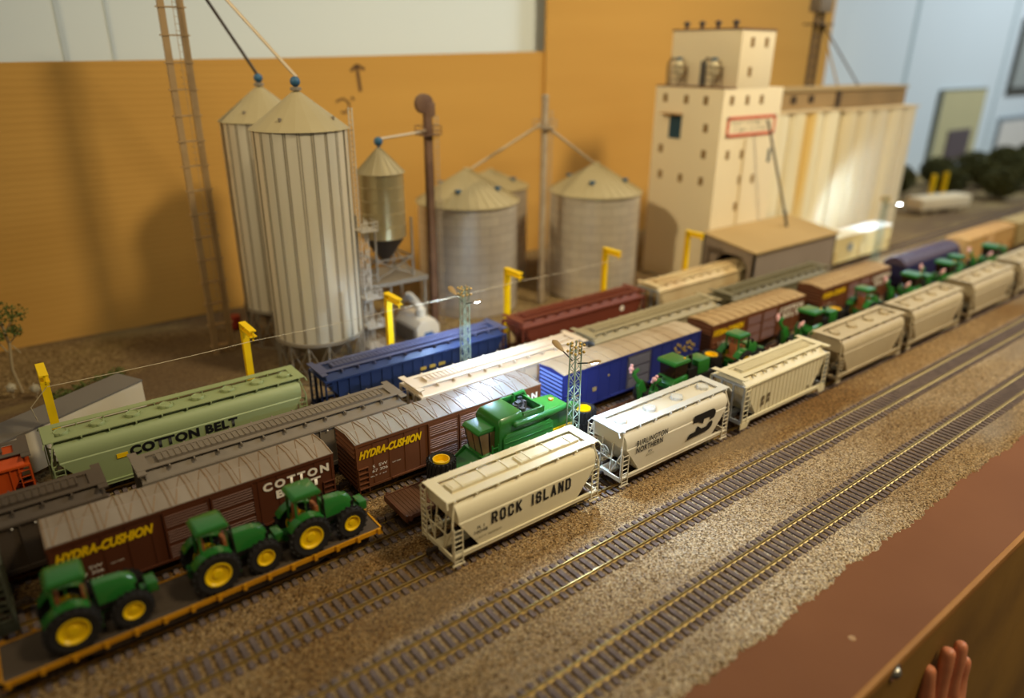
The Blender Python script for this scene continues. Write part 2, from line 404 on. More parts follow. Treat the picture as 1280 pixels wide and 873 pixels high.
def rib_hopper(name, label, x, y, L, body, dark, roof=None, nribs=14, H=4.9, cut=2.2, endm=None, ribd=.1):
    t = empty(name, (x, y, 0), label, 'model hopper car')
    roof = roof or body
    lev = [(1.1, cut, 1.68), (1.3, cut, 1.7), (3.3, .85, 1.7), (4.2, .42, 1.7), (4.22, .42, 1.62), (4.75, .45, .85)]
    k = H/4.9
    rings = [[(a, -w_, z*k), (L-a, -w_, z*k), (L-a, w_, z*k), (a, w_, z*k)] for z, a, w_ in lev]
    m = M().loft(rings)
    for i in range(nribs+1 if nribs else 0):
        xx = cut*.6+(L-cut*1.2)*i/nribs
        zb = 1.2 if cut < xx < L-cut else 2.2
        for s in (-1, 1): m.box(xx-.05, xx+.05, s*1.69, s*(1.70+ribd), zb, 4.12*k)
    for s in (-1, 1): m.box(.1, L-.1, s*1.84, s*1.66, 4.12*k, 4.26*k); m.box(.1, L-.1, s*1.84, s*1.66, .9, 1.2)
    m.build('hopper_body', body, t)
    for e in (0, 1):
        m = M()
        X = lambda v: v if e == 0 else L-v
        m.box(X(.05), X(.18), -1.8, 1.8, .8, 1.15); m.box(X(.1), X(2.2), -.24, .24, .6, 1.1); m.box(X(.15), X(.6), -1.7, 1.7, 4.1*k, 4.24*k)
        for yy in (-1.7, -.6, .6, 1.7): m.box(X(.1), X(.24), yy-.08, yy+.08, 1.0, 4.2*k)
        m.build('end_frame', endm or body, t)
    for e in (0, 1):
        for s in (-1, 1):
            X = lambda v: v if e == 0 else L-v
            m = M(); ladder(m, (X(.15), s*1.86, .5), (X(.15), s*1.86, 4.1*k), (1 if e == 0 else -1, 0, 0), .65, 8); m.prism([(X(.0), .38), (X(.95), .38), (X(1.3), .95), (X(.0), .95)], 'y', s*1.80, s*1.88)
            m.build('ladder', body, t)
    zt = H; m = M()
    for s in (-1, 1):
        m.box(.0, L, s*.72, s*1.15, zt-.06, zt+.0)
        for i in range(int(L/1.6)+1): xx = .4+(L-.8)*i/int(L/1.6); m.box(xx-.05, xx+.05, s*1.1, s*1.45, zt-.3, zt-.05)
    for e in (0, 1):
        X = lambda v: v if e == 0 else L-v
        m.box(X(-.05), X(.85), -.72, .72, zt-.06, zt+.0); m.box(X(-.05), X(.5), -1.72, 1.72, zt-.1, zt-.02)
    m.build('running_board', roof, t)
    h = M().box(1.5, L-1.5, -.45, .45, zt-.2, zt+.06)
    nb = int(L*2.2)
    for i in range(nb+1):
        xx = 1.5+(L-3)*i/nb; h.box(xx-.04, xx+.04, -.5, .5, zt+.05, zt+.12)
    h.build('hatch', roof, t)
    for i in range(3):
        cx = cut+(L-2*cut)*(i+.5)/3; hw = (L-2*cut)/6*.8
        M().loft([[(cx-hw, -1.3, 1.2), (cx+hw, -1.3, 1.2), (cx+hw, 1.3, 1.2), (cx-hw, 1.3, 1.2)], [(cx-.5, -.5, .32), (cx+.5, -.5, .32), (cx+.5, .5, .32), (cx-.5, .5, .32)]]).build('outlet_gate', dark, t)
    truck(t, 2.0, dark); truck(t, L-2.0, dark); coupler(t, .1, -1, dark); coupler(t, L-.1, 1, dark)
    return t

def boxcar(name, label, x, y, L, body, roofm, dark, doors, W=1.62, H=4.72, doorm=None, endm=None, diag=True, ribm=None):
    t = empty(name, (x, y, 0), label, 'model boxcar')
    m = M()
    m.prism([(-W, .95), (W, .95), (W, H), (0, H+.18), (-W, H)], 'x', .08, L-.08)
    m.box(.05, L-.05, -W-.06, W+.06, H-.22, H-.02); m.box(.05, L-.05, -W-.05, W+.05, .93, 1.1)
    n_ = 13
    for i in range(n_+1):
        xx = .12+(L-.24)*i/n_
        for s in (-1, 1):
            if not (doors[0] < xx < doors[1]): m.box(xx-.035, xx+.035, s*W, s*(W+.035), 1.1, H-.2)
    for s in (-1, 1):
        for xx in (.08, L-.26): m.box(xx, xx+.18, s*(W-.05), s*(W+.05), .95, H)
    m.build('car_body', body, t)
    # end ribs
    for e in (0, 1):
        m = M()
        X = lambda v: v if e == 0 else L-v
        for i in range(9):
            zc = 1.3+i*.38; m.prism([(X(.08), zc-.14), (X(-.02), zc), (X(.08), zc+.14)], 'y', -W+.12, W-.12)
        m.build('end_panel', endm or body, t)
    # roof: sheets with slanting ribs
    m = M()
    for s in (-1, 1):
        m.add([(.05, s*(W+.04), H), (L-.05, s*(W+.04), H), (L-.05, 0, H+.2), (.05, 0, H+.2), (.05, s*(W+.04), H+.05), (L-.05, s*(W+.04), H+.05), (L-.05, 0, H+.25), (.05, 0, H+.25)],
              [(0,1,2,3),(4,7,6,5),(0,4,5,1),(1,5,6,2),(2,6,7,3),(3,7,4,0)])
    m.build('roof', roofm, t)
    m = M(); n_ = 13; pw = (L-.3)/n_
    for s in (-1, 1):
        for i in range(n_+1):
            xx = .15+pw*i; m.bar((xx, s*W, H+.07), (xx, s*.05, H+.26), .035)
            if diag and i < n_:
                m.bar((xx+.28, s*W, H+.06), (xx+.28, s*.05, H+.25), .022, 3)
                m.bar((xx+(.3 if s < 0 else pw*.95), s*W*.98, H+.06), (xx+pw*(.55 if s < 0 else .6), s*.12, H+.235), .03, 3)
    m.build('roof_rib', ribm or roofm, t)
    # doors
    for s in (-1, 1):
        nd = 2 if doors[1]-doors[0] > 4 else 1; dw = (doors[1]-doors[0])/nd
        for q in range(nd):
            a = doors[0]+q*dw; d = M().box(a+.04, a+dw-.04, s*(W), s*(W+.07), 1.12, H-.24)
            for i in range(18):
                zz = 1.25+i*(H-1.6)/17
                if i % 6 != 5: d.prism([(s*(W+.07), zz-.05), (s*(W+.12), zz), (s*(W+.07), zz+.05)], 'x', a+.16, a+dw-.16)
            for xx in (a+.1, a+dw-.1): d.box(xx-.05, xx+.05, s*(W+.05), s*(W+.12), 1.1, H-.24)
            d.build('door', doorm or body, t)
        M().box(doors[0]-3.2 if doors[1]-doors[0] > 4 else doors[0]-2, doors[1]+.4, s*W, s*(W+.14), 1.02, 1.14).build('door_track', body, t)
    for s in (-1, 1):
        for xx in (.14, L-.96):
            m = M()
            for i in range(5): m.box(xx, xx+.8, s*(W+.02), s*(W+.16), 1.0+i*.42, 1.05+i*.42)
            for q in (xx, xx+.76): m.box(q, q+.05, s*(W+.02), s*(W+.12), .6, 2.75)
            m.build('ladder', body, t)
    m = M().box(.4, L-.4, -.3, .3, .62, .98)
    m.build('underframe', dark, t)
    truck(t, 2.2, dark); truck(t, L-2.2, dark); coupler(t, .1, -1, dark); coupler(t, L-.1, 1, dark)
    return t

dark = mat('weathered_black', '241a12', .7, 0, (60, .4), .2, '4a3420')
cream = mat('cream_hopper_paint', 'dfd2ae', .45, 0, (25, .12), 0, 'b8a888')
bn_m = mat('warm_grey_hopper_paint', 'd8d0bc', .45, 0, (22, .3), 0, 'b09870')
bn_roof = mat('pale_grey_roof', 'cfcfca', .45, 0, (20, .3), 0, 'b0a080')
g3 = mat('oatmeal_hopper_paint', 'd8ceae', .5, 0, (18, .3), 0, 'a89468')
g3end = mat('blue_grey_end', '9aa0a8', .5)
g4 = mat('dusty_hopper_paint', 'b8a888', .55, 0, (15, .4), 0, '8c7858')

c1 = acf_hopper('covered_hopper', 'cream covered hopper car lettered ROCK ISLAND on the third track', 19.2, Y[2], 12.75, cream, dark, 'trough')
strokes('ROCK ISLAND', 3.05, 9.85, 2.42, 3.32, -1.885, .155, ltr_black, c1, gap=.38, space=1.0)
text('R I', 1.95, 2.5, 2.5, 2.72, -1.85, ltr_black, c1); text('10048', 1.7, 2.75, 2.15, 2.4, -1.85, ltr_black, c1)
text('CAPY 200000', 1.75, 3.9, 1.72, 1.86, -1.83, mat('faded_lettering', '8a7c58', .6), c1)
c2 = acf_hopper('covered_hopper', 'grey-white covered hopper car lettered BURLINGTON NORTHERN with a black emblem', 34.03, Y[2], 12.95, bn_m, dark, 'round', 4, 4.9, wk=bn_roof)
text('BURLINGTON', 1.55, 5.0, 3.40, 3.9, -1.905, ltr_black, c2, bold=.018, spacing=1.12); text('NORTHERN', 1.55, 4.5, 2.82, 3.31, -1.905, ltr_black, c2, bold=.018, spacing=1.12)
fade = MATS['faded_lettering']
text('BN', 2.95, 3.35, 2.46, 2.64, -1.88, ltr_black, c2); text('457272', 2.7, 3.6, 2.18, 2.36, -1.87, fade, c2)
m = M()
for P in ([(8.15,3.99),(10.4,3.99),(10.6,3.95),(10.78,3.82),(10.89,3.61),(10.88,3.4),(10.78,3.18),(10.63,3.09),(10.17,3.07),(10.26,3.32),(9.45,3.37),(9.36,2.96),(8.73,3.3),(8.07,3.36)],
          [(8.66,2.96),(9.2,2.58),(9.87,2.56),(10.17,2.88),(10.5,2.9),(10.62,2.74),(10.59,2.55),(10.49,2.36),(10.25,2.2),(9.95,2.12),(7.43,2.04),(7.74,2.49),(8.48,2.52)]):
    m.add([(a, -1.905, b-.12) for a, b in P], [tuple(range(len(P)))])
m.build('emblem', ltr_black, c2)
c3 = rib_hopper('covered_hopper', 'oatmeal ribbed covered hopper car with pale blue-grey end, behind the emblem car', 48.8, Y[2], 13.4, g3, dark, nribs=18, endm=g3end, H=5.05, ribd=.03)
M().box(2.9, 3.2, -1.83, -1.8, 1.9, 2.3).box(2.9, 3.2, -1.83, -1.8, 2.4, 2.8).box(3.7, 4.0, -1.83, -1.8, 2.0, 2.4).box(3.7, 4.0, -1.83, -1.8, 2.5, 2.9).box(10.2, 10.5, -1.83, -1.8, 1.5, 1.75).build('stencil_mark', mat('stencil_brown', '6a5a40', .7), c3)
hop_lab = ['dusty covered hopper car fourth in the cream row', 'dusty covered hopper car fifth in the cream row', 'dusty covered hopper car sixth in the cream row', 'dusty covered hopper car at the far right end of the cream row']
c4 = acf_hopper('covered_hopper', hop_lab[0], 64.3, Y[2], 13.3, g4, dark, 'round', 4, 5.0)
c4['group'] = 'dusty hoppers in the far part of the cream row'
for i, xx in enumerate((78.9, 95.0, 110.6)): dup(c4, (xx, Y[2]+.15*(i), 0), hop_lab[i+1], 'dusty hoppers in the far part of the cream row')

# boxcars on the fifth track
brown = mat('boxcar_brown', '562c16', .5, 0, (20, .35), .1, '3c1c10'); brown2 = mat('weathered_boxcar_brown', '6a3c1e', .55, 0, (25, .5), .1, '43240f')
roof_g = mat('weathered_grey_roof', '9a8c7c', .5, .1, (22, .6), .1, '6c5840', stretch=(1.6, .35, 1)); roof_s = mat('lamp_lit_roof', 'b4b2b0', .38, .5, (22, .6), .1, '9a7c54', stretch=(1.8, .35, 1))  # roof_s: same kind of roof, tower lamp light painted in as silver
roof_t = mat('tan_dusted_roof', 'b09468', .6, 0, (16, .5), .1, '8c6a3c')
def ssw(x, roofm, body, label, L=17.2):
    t = boxcar('boxcar', label, x, Y[4], L, body, roofm, dark, (6.0, 11.6), ribm=mat('roof_rib_brown', '8a6a48', .55))
    text('HYDRA-CUSHION', .28, 5.5, 3.42, 4.1, -1.665, ltr_yel, t, bold=.055, shear=.35)
    text('COTTON', 12.15, 16.75, 3.5, 4.14, -1.668, ltr_white, t, bold=.05, spacing=1.4)
    text('BELT', 12.95, 16.1, 2.72, 3.34, -1.668, ltr_white, t, bold=.05, spacing=1.5)
    text('S  SW', 1.3, 2.5, 2.42, 2.66, -1.662, ltr_white, t); text('67 306', 1.25, 2.5, 2.05, 2.28, -1.662, ltr_white, t)
    text('CAPY 100000', 2.9, 3.6, 2.3, 2.4, -1.662, ltr_white, t); text('BLT 7 67', 1.1, 2.4, 1.7, 1.8, -1.662, ltr_white, t)
    return t
ssw(-.79, roof_g, brown, 'dark brown boxcar with grey roof nearest the camera, lettered HYDRA-CUSHION and COTTON BELT')
ssw(17.95, roof_s, brown2, 'brown boxcar with roof painted bright as under the lamp, behind the green combine, lettered HYDRA-CUSHION')
bb = boxcar('boxcar', 'blue boxcar with dusty ribbed roof and grey door beside the lattice tower', 37.6, Y[4], 18.6, mat('boxcar_blue', '27307a', .5, 0, (18, .35), .1, '1c2248'), mat('dusty_white_roof', 'b8a890', .5, 0, (14, .8), .1, '8f7450', stretch=(1.6, .4, 1)), dark, (8.0, 11.2), doorm=mat('door_grey_blue', '4a4652', .6), endm=mat('blue_end_ribs', '5a6cae', .4), diag=False)
m = M()
for i in range(9):
    m.box(14.6+i*.36, 14.85+i*.36, -1.69, -1.665, 3.55+.3*math.sin(i*1.4), 3.8+.3*math.sin(i*1.4)); m.box(14.8+i*.3, 15.0+i*.3, -1.69, -1.665, 3.1+.2*math.cos(i*2), 3.3+.2*math.cos(i*2))
m.build('yellow_emblem', mat('faded_yellow', 'b89a3c', .6), bb)
M().box(1.0, 2.2, -1.68, -1.665, 2.3, 2.42).box(3.6, 4.1, -1.68, -1.665, 2.2, 2.6).box(1.1, 1.9, -1.68, -1.665, 1.9, 2.0).box(5.5, 5.7, -1.68, -1.665, 3.2, 3.4).build('number_plate', mat('faded_tan', 'a08c60', .6), bb)
ssw(58.0, roof_t, brown2, 'brown boxcar with tan dusted roof next behind the blue boxcar')
ssw(78.8, roof_t, brown2, 'brown boxcar with tan dusted roof alongside the grey shed', 16.6)
# rounded-roof car and the tan ones beyond
t = empty('boxcar', (100.2, Y[4], 0), 'dark purple-blue covered car with rounded roof, far along the boxcar track', 'model boxcar')
prof = [(-1.6, .95), (1.6, .95), (1.62, 3.3)] + [(1.62*math.cos(a), 3.3+1.5*math.sin(a)) for a in [i*math.pi/12 for i in range(1, 12)]] + [(-1.62, 3.3)]
M().prism(prof, 'x', .1, 17.0).build('car_body', mat('navy_paint', '20204a', .5, 0, (20, .3), 0), t, smooth=30)
m = M()
for i in range(13):
    a = R(25+i*130/12); m.bar((.0, 1.66*math.cos(a), 3.3+1.54*math.sin(a)), (17.1, 1.66*math.cos(a), 3.3+1.54*math.sin(a)), .06)
m.prism([(1.64*math.cos(a), 3.28+1.53*math.sin(a)) for a in [R(20+i*14) for i in range(11)]] , 'x', .05, 17.05)
m.build('roof', mat('purple_grey_roof', '54485c', .5, 0, (30, .4), 0), t)
truck(t, 2, dark); truck(t, 15, dark); coupler(t, .1, -1, dark); coupler(t, 17, 1, dark)
tan_m = mat('tan_car_paint', 'c49a5c', .55, 0, (14, .4), 0, '9a7038')
boxcar('boxcar', 'tan orange boxcar behind the purple round-roofed car', 119.5, Y[4], 18.5, tan_m, tan_m, dark, (7, 10), diag=False)
boxcar('boxcar', 'tan boxcar at the far end of the boxcar track, cut by the right edge', 139.5, Y[4], 18.5, mat('olive_tan_paint', 'a8905c', .55), mat('olive_tan_roof', 'b09a68', .55), dark, (7, 10), diag=False)
gg = mat('dark_grey_green_paint', '4a4a38', .6, 0, (20, .4)); rib_hopper('covered_hopper', 'dark grey-green hopper car end cut off by the left edge of the photo', -21.2, Y[4], 18.4, gg, dark, H=4.8)

# covered hoppers on the sixth track
dk5 = mat('sooty_brown_paint', '4c4034', .6, 0, (18, .4), 0, '6a5844'); gr5 = mat('dusty_grey_paint', '7c7060', .6, 0, (18, .35), 0, '5a4e40'); pk5 = mat('pinkish_beige_paint', 'd8c6ac', .5, 0, (18, .3), 0, 'b49c80')
bg5 = mat('grey_beige_paint', '9c9070', .55, 0, (15, .35), 0, '7c6c4c'); ol5 = mat('olive_grey_paint', '6e664c', .6, 0, (15, .35), 0, '565038')
def silver_dots(t, L):
    m = M()
    for i in range(int(L/1.2)): m.ball((.9+i*1.2, -1.84, 4.0), .06, 6)
    m.build('rivet', ltr_white, t)
a = rib_hopper('covered_hopper', 'sooty brown covered hopper car at the left edge behind the first boxcar', -16.2, Y[5], 19.4, dk5, dark); silver_dots(a, 19.4)
a = rib_hopper('covered_hopper', 'dusty grey covered hopper car in front of the green COTTON BELT hopper', 5.0, Y[5], 19.8, gr5, dark); silver_dots(a, 19.8)
rib_hopper('covered_hopper', 'pinkish beige covered hopper car lit white by the lattice lamp tower', 26.0, Y[5], 18.8, pk5, dark, nribs=10)
rib_hopper('covered_hopper', 'grey-beige covered hopper car behind the blue boxcar', 45.6, Y[5], 20.0, bg5, dark, nribs=0, endm=mat('pale_blue_grey', '8c949c', .5))
rib_hopper('covered_hopper', 'olive grey covered hopper car running past the grey shed', 67.6, Y[5], 21.0, ol5, dark, nribs=0)

# cars on the rear track
og = mat('orange_paint', 'c04a14', .5, 0, (20, .25)); gn = mat('pale_green_paint', '929c6c', .5, 0, (16, .25), 0, '6c7a4c'); bl = mat('blue_hopper_paint', '1e2e56', .5, 0, (18, .3), 0, '182038')
bl_r = mat('blue_grey_roof', '4a4c66', .55, 0, (18, .4), 0, '3a3a4a'); mr = mat('maroon_paint', '6c3220', .5, 0, (16, .3), 0, '54261a'); cr = mat('cream_rusty_paint', 'd0bc90', .55, 0, (22, .6), 0, 'a07040')
rib_hopper('covered_hopper', 'orange hopper car with brown roof cut off by the left edge', -19.5, Y[6], 19.2, og, dark, roof=mat('grey_brown_roof', '5a4e42', .6), nribs=12)
g = acf_hopper('covered_hopper', 'pale green three-bay covered hopper lettered COTTON BELT on the rear track', .6, Y[6], 18.8, gn, dark, 'round', 8, 5.2, cut=2.2)
text('COTTON BELT', 5.0, 12.85, 2.72, 3.5, -1.885, ltr_black, g, bold=.05, spacing=1.1)
M().box(4.1, 5.0-.15, -1.9, -1.86, 2.8, 3.15).build('placard', ltr_yel, g)
b6 = rib_hopper('covered_hopper', 'dark blue ribbed covered hopper car between the two tall silos and the pumps', 20.9, Y[6], 19.7, bl, dark, roof=bl_r, nribs=16)
M().box(9.5, 10.1, -1.84, -1.81, 2.9, 3.2).box(10.5, 11.1, -1.84, -1.81, 2.9, 3.2).box(11.5, 12.2, -1.84, -1.81, 2.9, 3.2).build('number_plate', mat('faded_yellow', 'b89a3c', .6), b6)
m6 = rib_hopper('covered_hopper', 'maroon smooth-sided covered hopper car in front of the round bins', 42.5, Y[6], 18.6, mr, dark, nribs=0)
M().lathe([(.32, -1.72), (.32, -1.735)], (14.7, 0, 3.5), 16, 'y').build('white_disc', ltr_white, m6)
rib_hopper('covered_hopper', 'cream rust-streaked covered hopper car entering the grey shed', 63.2, Y[6], 19.2, cr, dark, nribs=0, endm=mat('pale_blue_grey', '8c949c', .5))
c6 = boxcar('boxcar', 'cream refrigerator car with blue-grey emblem beyond the shed', 103.0, Y[6], 17.6, mat('cream_reefer_paint', 'd8c48c', .55, 0, (20, .3)), mat('lamp_lit_reefer_roof', 'd8d4c4', .5), dark, (7.6, 10), H=4.9, diag=False)  # roof colour whitened to paint in the lamp light on top
M().lathe([(.7, -1.70), (.7, -1.72)], (4.6, 0, 3.1), 16, 'y').build('emblem', mat('blue_grey_emblem', '7c8890', .6), c6)

# ------------------------------------------------------------------ flatcars
def flatcar(name, label, x, L, side, deck, planks=True):
    t = empty(name, (x, Y[3], 0), label, 'model flatcar')
    d = M().box(.1, L-.1, -1.5, 1.5, 1.16, 1.36)
    if planks:
        n_ = int(L/.28)
        for i in range(n_): d.box(.15+i*.28, .15+i*.28+.23, -1.46, 1.46, 1.34, 1.39)
    d.build('deck', deck, t)
    m = M()
    for s in (-1, 1):
        m.box(0, L, s*1.5, s*1.6, 1.12, 1.42)
    m.box(0, .12, -1.6, 1.6, .95, 1.42); m.box(L-.12, L, -1.6, 1.6, .95, 1.42)
    m.build('side_sill', side, t)
    n_ = int(L/1.45)
    first = None
    for i in range(n_+1):
        for s in (-1, 1):
            if first is None: first = M().box(-.1, .1, -.07, .07, 1.08, 1.48).build('stake_pocket', side, t); o = first
            else: o = first.copy(); COL.objects.link(o)
            o.location = ((.3+(L-.6)*i/n_)*S, s*1.67*S, 0)
    M().box(.5, L-.5, -.35, .35, .6, 1.16).build('centre_sill', dark, t)
    for s in (-1, 1): M().prism([(3.2, 1.12), (4.6, .66), (L-4.6, .66), (L-3.2, 1.12)], 'y', s*1.44, s*1.5).build('belly_sill', dark, t)  # coloured dark to stand in for the shadow below the side sill
    b = M().lathe([(.42, 0), (.48, .03), (.42, .06)], (L-.55, .5, 1.5), 14, cap=False).bar((L-.55, .5, 1.4), (L-.55, .5, 1.52), .06); b.bar((L-.97, .5, 1.52), (L-.13, .5, 1.52), .04).bar((L-.55, .08, 1.52), (L-.55, .92, 1.52), .04)
    b.build('brake_wheel', dark, t)
    truck(t, 2.2, dark); truck(t, L-2.2, dark); coupler(t, .05, -1, dark); coupler(t, L-.05, 1, dark)
    return t
deck_g = mat('sooty_deck', '54473a', .8, 0, (30, .5), .3, '3c3026'); deck_b = mat('brown_wood_deck', '5e3c24', .8, 0, (40, .6), .3, '3c2414', stretch=(1, .25, 1))
flatcar('flatcar', 'yellow-sided flatcar carrying three green tractors', -3.9, 21.0, mat('flatcar_yellow', 'd09010', .5, 0, (25, .45), .1, '8c5408'), deck_g, False)
f2 = flatcar('flatcar', 'brown wooden-decked flatcar under the green combine harvester', 18.9, 19.0, mat('flatcar_brown', '5a3420', .6, 0, (25, .3)), deck_b)
for i, xx in enumerate((39.3, 59.5, 79.7, 99.9)):
    dup(f2, (xx, Y[3], 0), ['brown flatcar beside the blue boxcar, mostly hidden by the emblem hopper', 'brown flatcar of machinery beside the two far brown boxcars', 'brown flatcar of machinery beside the boxcar alongside the shed', 'brown flatcar of machinery beside the purple round-roofed car'][i])

# ------------------------------------------------------------------ farm machines
def wheel(root, c, r, w_, rimr, axis='y', lugs=18, name='wheel', flip=1):
    """tyre with tread lugs > yellow rim; axis y: standing wheel, z: lying flat"""
    hw = w_/2
    m = M().lathe([(rimr, -hw*.8), (r*.86, -hw), (r*.96, -hw*.75), (r*.96, hw*.75), (r*.86, hw), (rimr, hw*.8), (rimr, -hw*.8)], c, 28, axis, cap=False)
    for i in range(lugs):
        for s in (-1, 1):
            a = 2*math.pi*(i+(.5 if s > 0 else 0))/lugs; b = a+.16
            P = []
            for (rr, ang, ww) in ((r*.94, a, 0), (r*1.04, a, 0), (r*1.03, b, s*hw*.92), (r*.93, b, s*hw*.98)):
                for dd in (-.05, .05):
                    u, v = rr*math.cos(ang+dd), rr*math.sin(ang+dd)
                    P.append({'y': (c[0]+u, c[1]+ww, c[2]+v), 'z': (c[0]+u, c[1]+v, c[2]+ww)}[axis])
            m.add(P, [(0, 1, 3, 2), (2, 3, 5, 4), (4, 5, 7, 6), (0, 2, 4, 6), (1, 7, 5, 3), (0, 6, 7, 1)])
    t = m.build(name, tyre, root, smooth=25)
    s = flip
    rp = [(rimr*.98, -hw*.85), (rimr*1.03, hw*.95), (rimr*.92, hw*.95), (rimr*.82, hw*.55), (rimr*.42, hw*.45), (rimr*.36, hw*.7), (rimr*.1, hw*.72)]
    if s < 0: rp = [(a, -b) for a, b in rp]
    M().lathe(rp, c, 24, axis).build('rim', rim_y, t, smooth=30)
    return t

def tractor(label, x, y, z, rz=0, k=1.0):
    t = empty('tractor', (x, y, z), label, 'model tractor', None, rz)
    R1, R2, wb = 1.33, 1.05, 2.8
    # hood
    h = M()
    prof = lambda w0, w1, zb, zm, zt: [(-w0, zb), (w0, zb), (w0, zm), (w1, zt), (-w1, zt), (-w1 if False else -w0, zm)]
    rings = []
    for xx, w0, zb, zm, zt in ((1.25, .44, 1.35, 2.6, 2.85), (1.8, .44, 1.35, 2.58, 2.84), (2.6, .42, 1.4, 2.5, 2.75), (3.1, .38, 1.5, 2.3, 2.58), (3.3, .32, 1.6, 2.05, 2.3)):
        rings.append([(xx, -w0, zb), (xx, w0, zb), (xx, w0, zm), (xx, w0*.6, zt), (xx, -w0*.6, zt), (xx, -w0, zm)])
    h.loft(rings).build('hood', green, t, smooth=50)
    M().box(-1.3, 3.3, -.3, .3, .95, 1.5).box(-.3, .6, -1.2, 1.2, 1.25, 1.5).box(2.6, 3.1, -1.05, 1.05, .85, 1.1).build('chassis', mat('chassis_green', '174f1a', .5), t)
    m = M().box(3.1, 3.38, -.36, .36, 1.3, 2.1).box(1.2, 3.2, -.46, .46, 1.25, 1.6); m.build('grille', black, t)
    M().box(3.3, 4.3, -.3, .3, 1.0, 1.5).box(3.7, 4.25, -.5, .5, 1.2, 1.8).build('front_weight', green, t, bevel=.06)
    # cab
    c = M(); zc0, zc1 = 1.6, 3.85
    for xx in (-.55, .95):
        for q in (-1, 1): c.bar((xx, q*.72, zc0+.2), (xx*(.95), q*.68, zc1), .1 if xx < 0 else .05)
    for q in (-1, 1): c.bar((.1, q*.75, zc0), (.1, q*.7, zc1), .035)
    c.box(-.7, 1.05, -.72, .72, 1.4, 1.62)
    c.build('cab_frame', green, t)
    M().prism([(-.72, 3.8), (1.08, 3.8), (1.14, 3.95), (.95, 4.16), (-.55, 4.16), (-.78, 3.98)], 'y', -.86, .86).build('cab_roof', green, t, bevel=.1)
    M().box(-.6, .95, -.6, .6, 1.6, 1.8).box(-.35, .25, -.36, .36, 1.75, 2.15).box(-.45, -.22, -.38, .38, 2.05, 3.1).box(.75, 1.0, -.45, .45, 1.7, 2.75).build('seat', mat('seat_brown', '9a5a30', .6), t, bevel=.06)
    s_ = M().bar((.75, 0, 2.2), (.5, 0, 2.6), .05); s_.lathe([(.2, -.03), (.24, 0), (.2, .03)], (.5, 0, 2.6), 12, cap=False); s_.build('steering_wheel', black, t)
    # fenders
    for s in (-1, 1):
        f = M(); rr = R1+.1
        r1 = [[(rr*math.cos(R(a)), s*.62, R1+rr*math.sin(R(a))), (rr*math.cos(R(a)), s*1.28, R1+rr*math.sin(R(a))), ((rr-.08)*math.cos(R(a)), s*1.28, R1+(rr-.08)*math.sin(R(a))), ((rr-.08)*math.cos(R(a)), s*.62, R1+(rr-.08)*math.sin(R(a)))] for a in range(48, 158, 10)]
        f.loft(r1); f.build('fender', green, t, smooth=40)
        M().box(.8, 1.35, s*.7, s*1.15, .75, .85).box(.75, 1.4, s*.7, s*1.1, 1.15, 1.25).box(.8, .9, s*.7, s*1.1, .8, 1.7).build('step', green, t)
    M().bar((1.3, -.6, 1.6), (1.2, -.62, 3.7), .07, 8).build('exhaust', black, t)
    m = M().bar((.95, -.75, 3.6), (1.1, -1.05, 3.55), .03).box(1.06, 1.12, -1.2, -.98, 3.2, 3.6); m.build('mirror', black, t)
    for s in (-1, 1):
        wheel(t, (0, s*1.15, R1), R1, .62, .74, 'y', 20, flip=s); wheel(t, (wb, s*1.05, R2), R2, .5, .52, 'y', 18, flip=s)
    t.scale = (k, k, k)
    return t
DZ = 1.37
tr = tractor('nearest green tractor with yellow rims on the left end of the yellow flatcar', -.45, Y[3]-.05, DZ)
tr['group'] = 'row-crop tractors on the flatcars'
dup(tr, (6.75, Y[3]-.1, DZ), 'middle green tractor of the three on the yellow flatcar', 'row-crop tractors on the flatcars', 1)
dup(tr, (12.35, Y[3]-.1, DZ), 'green tractor at the right end of the yellow flatcar, next to the brake wheel', 'row-crop tractors on the flatcars', 1)
for xx, lb in ((57.2, 'green tractor behind the lying yellow wheel, beside the third hopper'), (81.6, 'small green tractor beside the dark brown boxcar next to the shed'), (106.0, 'far green tractor beside the purple round-roofed car')):
    dup(tr, (xx-.5, Y[3], DZ), lb, 'row-crop tractors on the flatcars')

def flat_wheel(x, y, label):
    t = empty('spare_tyre', (x, y, 1.39), label, 'model tyre'); tag(t, group='combine wheels lying flat on the flatcars')
    m = wheel(t, (0, 0, 1.1), 1.05, 2.2, .6, 'z', 22, name='tyre')
    s = M()
    for a in (40, 160, 280): s.bar((1.15*math.cos(R(a)), 1.15*math.sin(R(a)), 0), (.3*math.cos(R(a)), .3*math.sin(R(a)), 1.5), .02)
    s.build('tie_down', mat('thread_grey', '8a8680', .6), t)
    return t
flat_wheel(23.0, 17.9, 'big black tyre with yellow rim lying flat left of the green combine')
flat_wheel(36.6, 17.6, 'black tyre with yellow rim lying flat right of the lattice tower')
flat_wheel(54.4, 18.5, 'tyre with yellow rim lying flat between the blue boxcar and third hopper')
flat_wheel(77.0, 18.5, 'yellow-rimmed tyre lying flat beside the fourth hopper in the cream row')

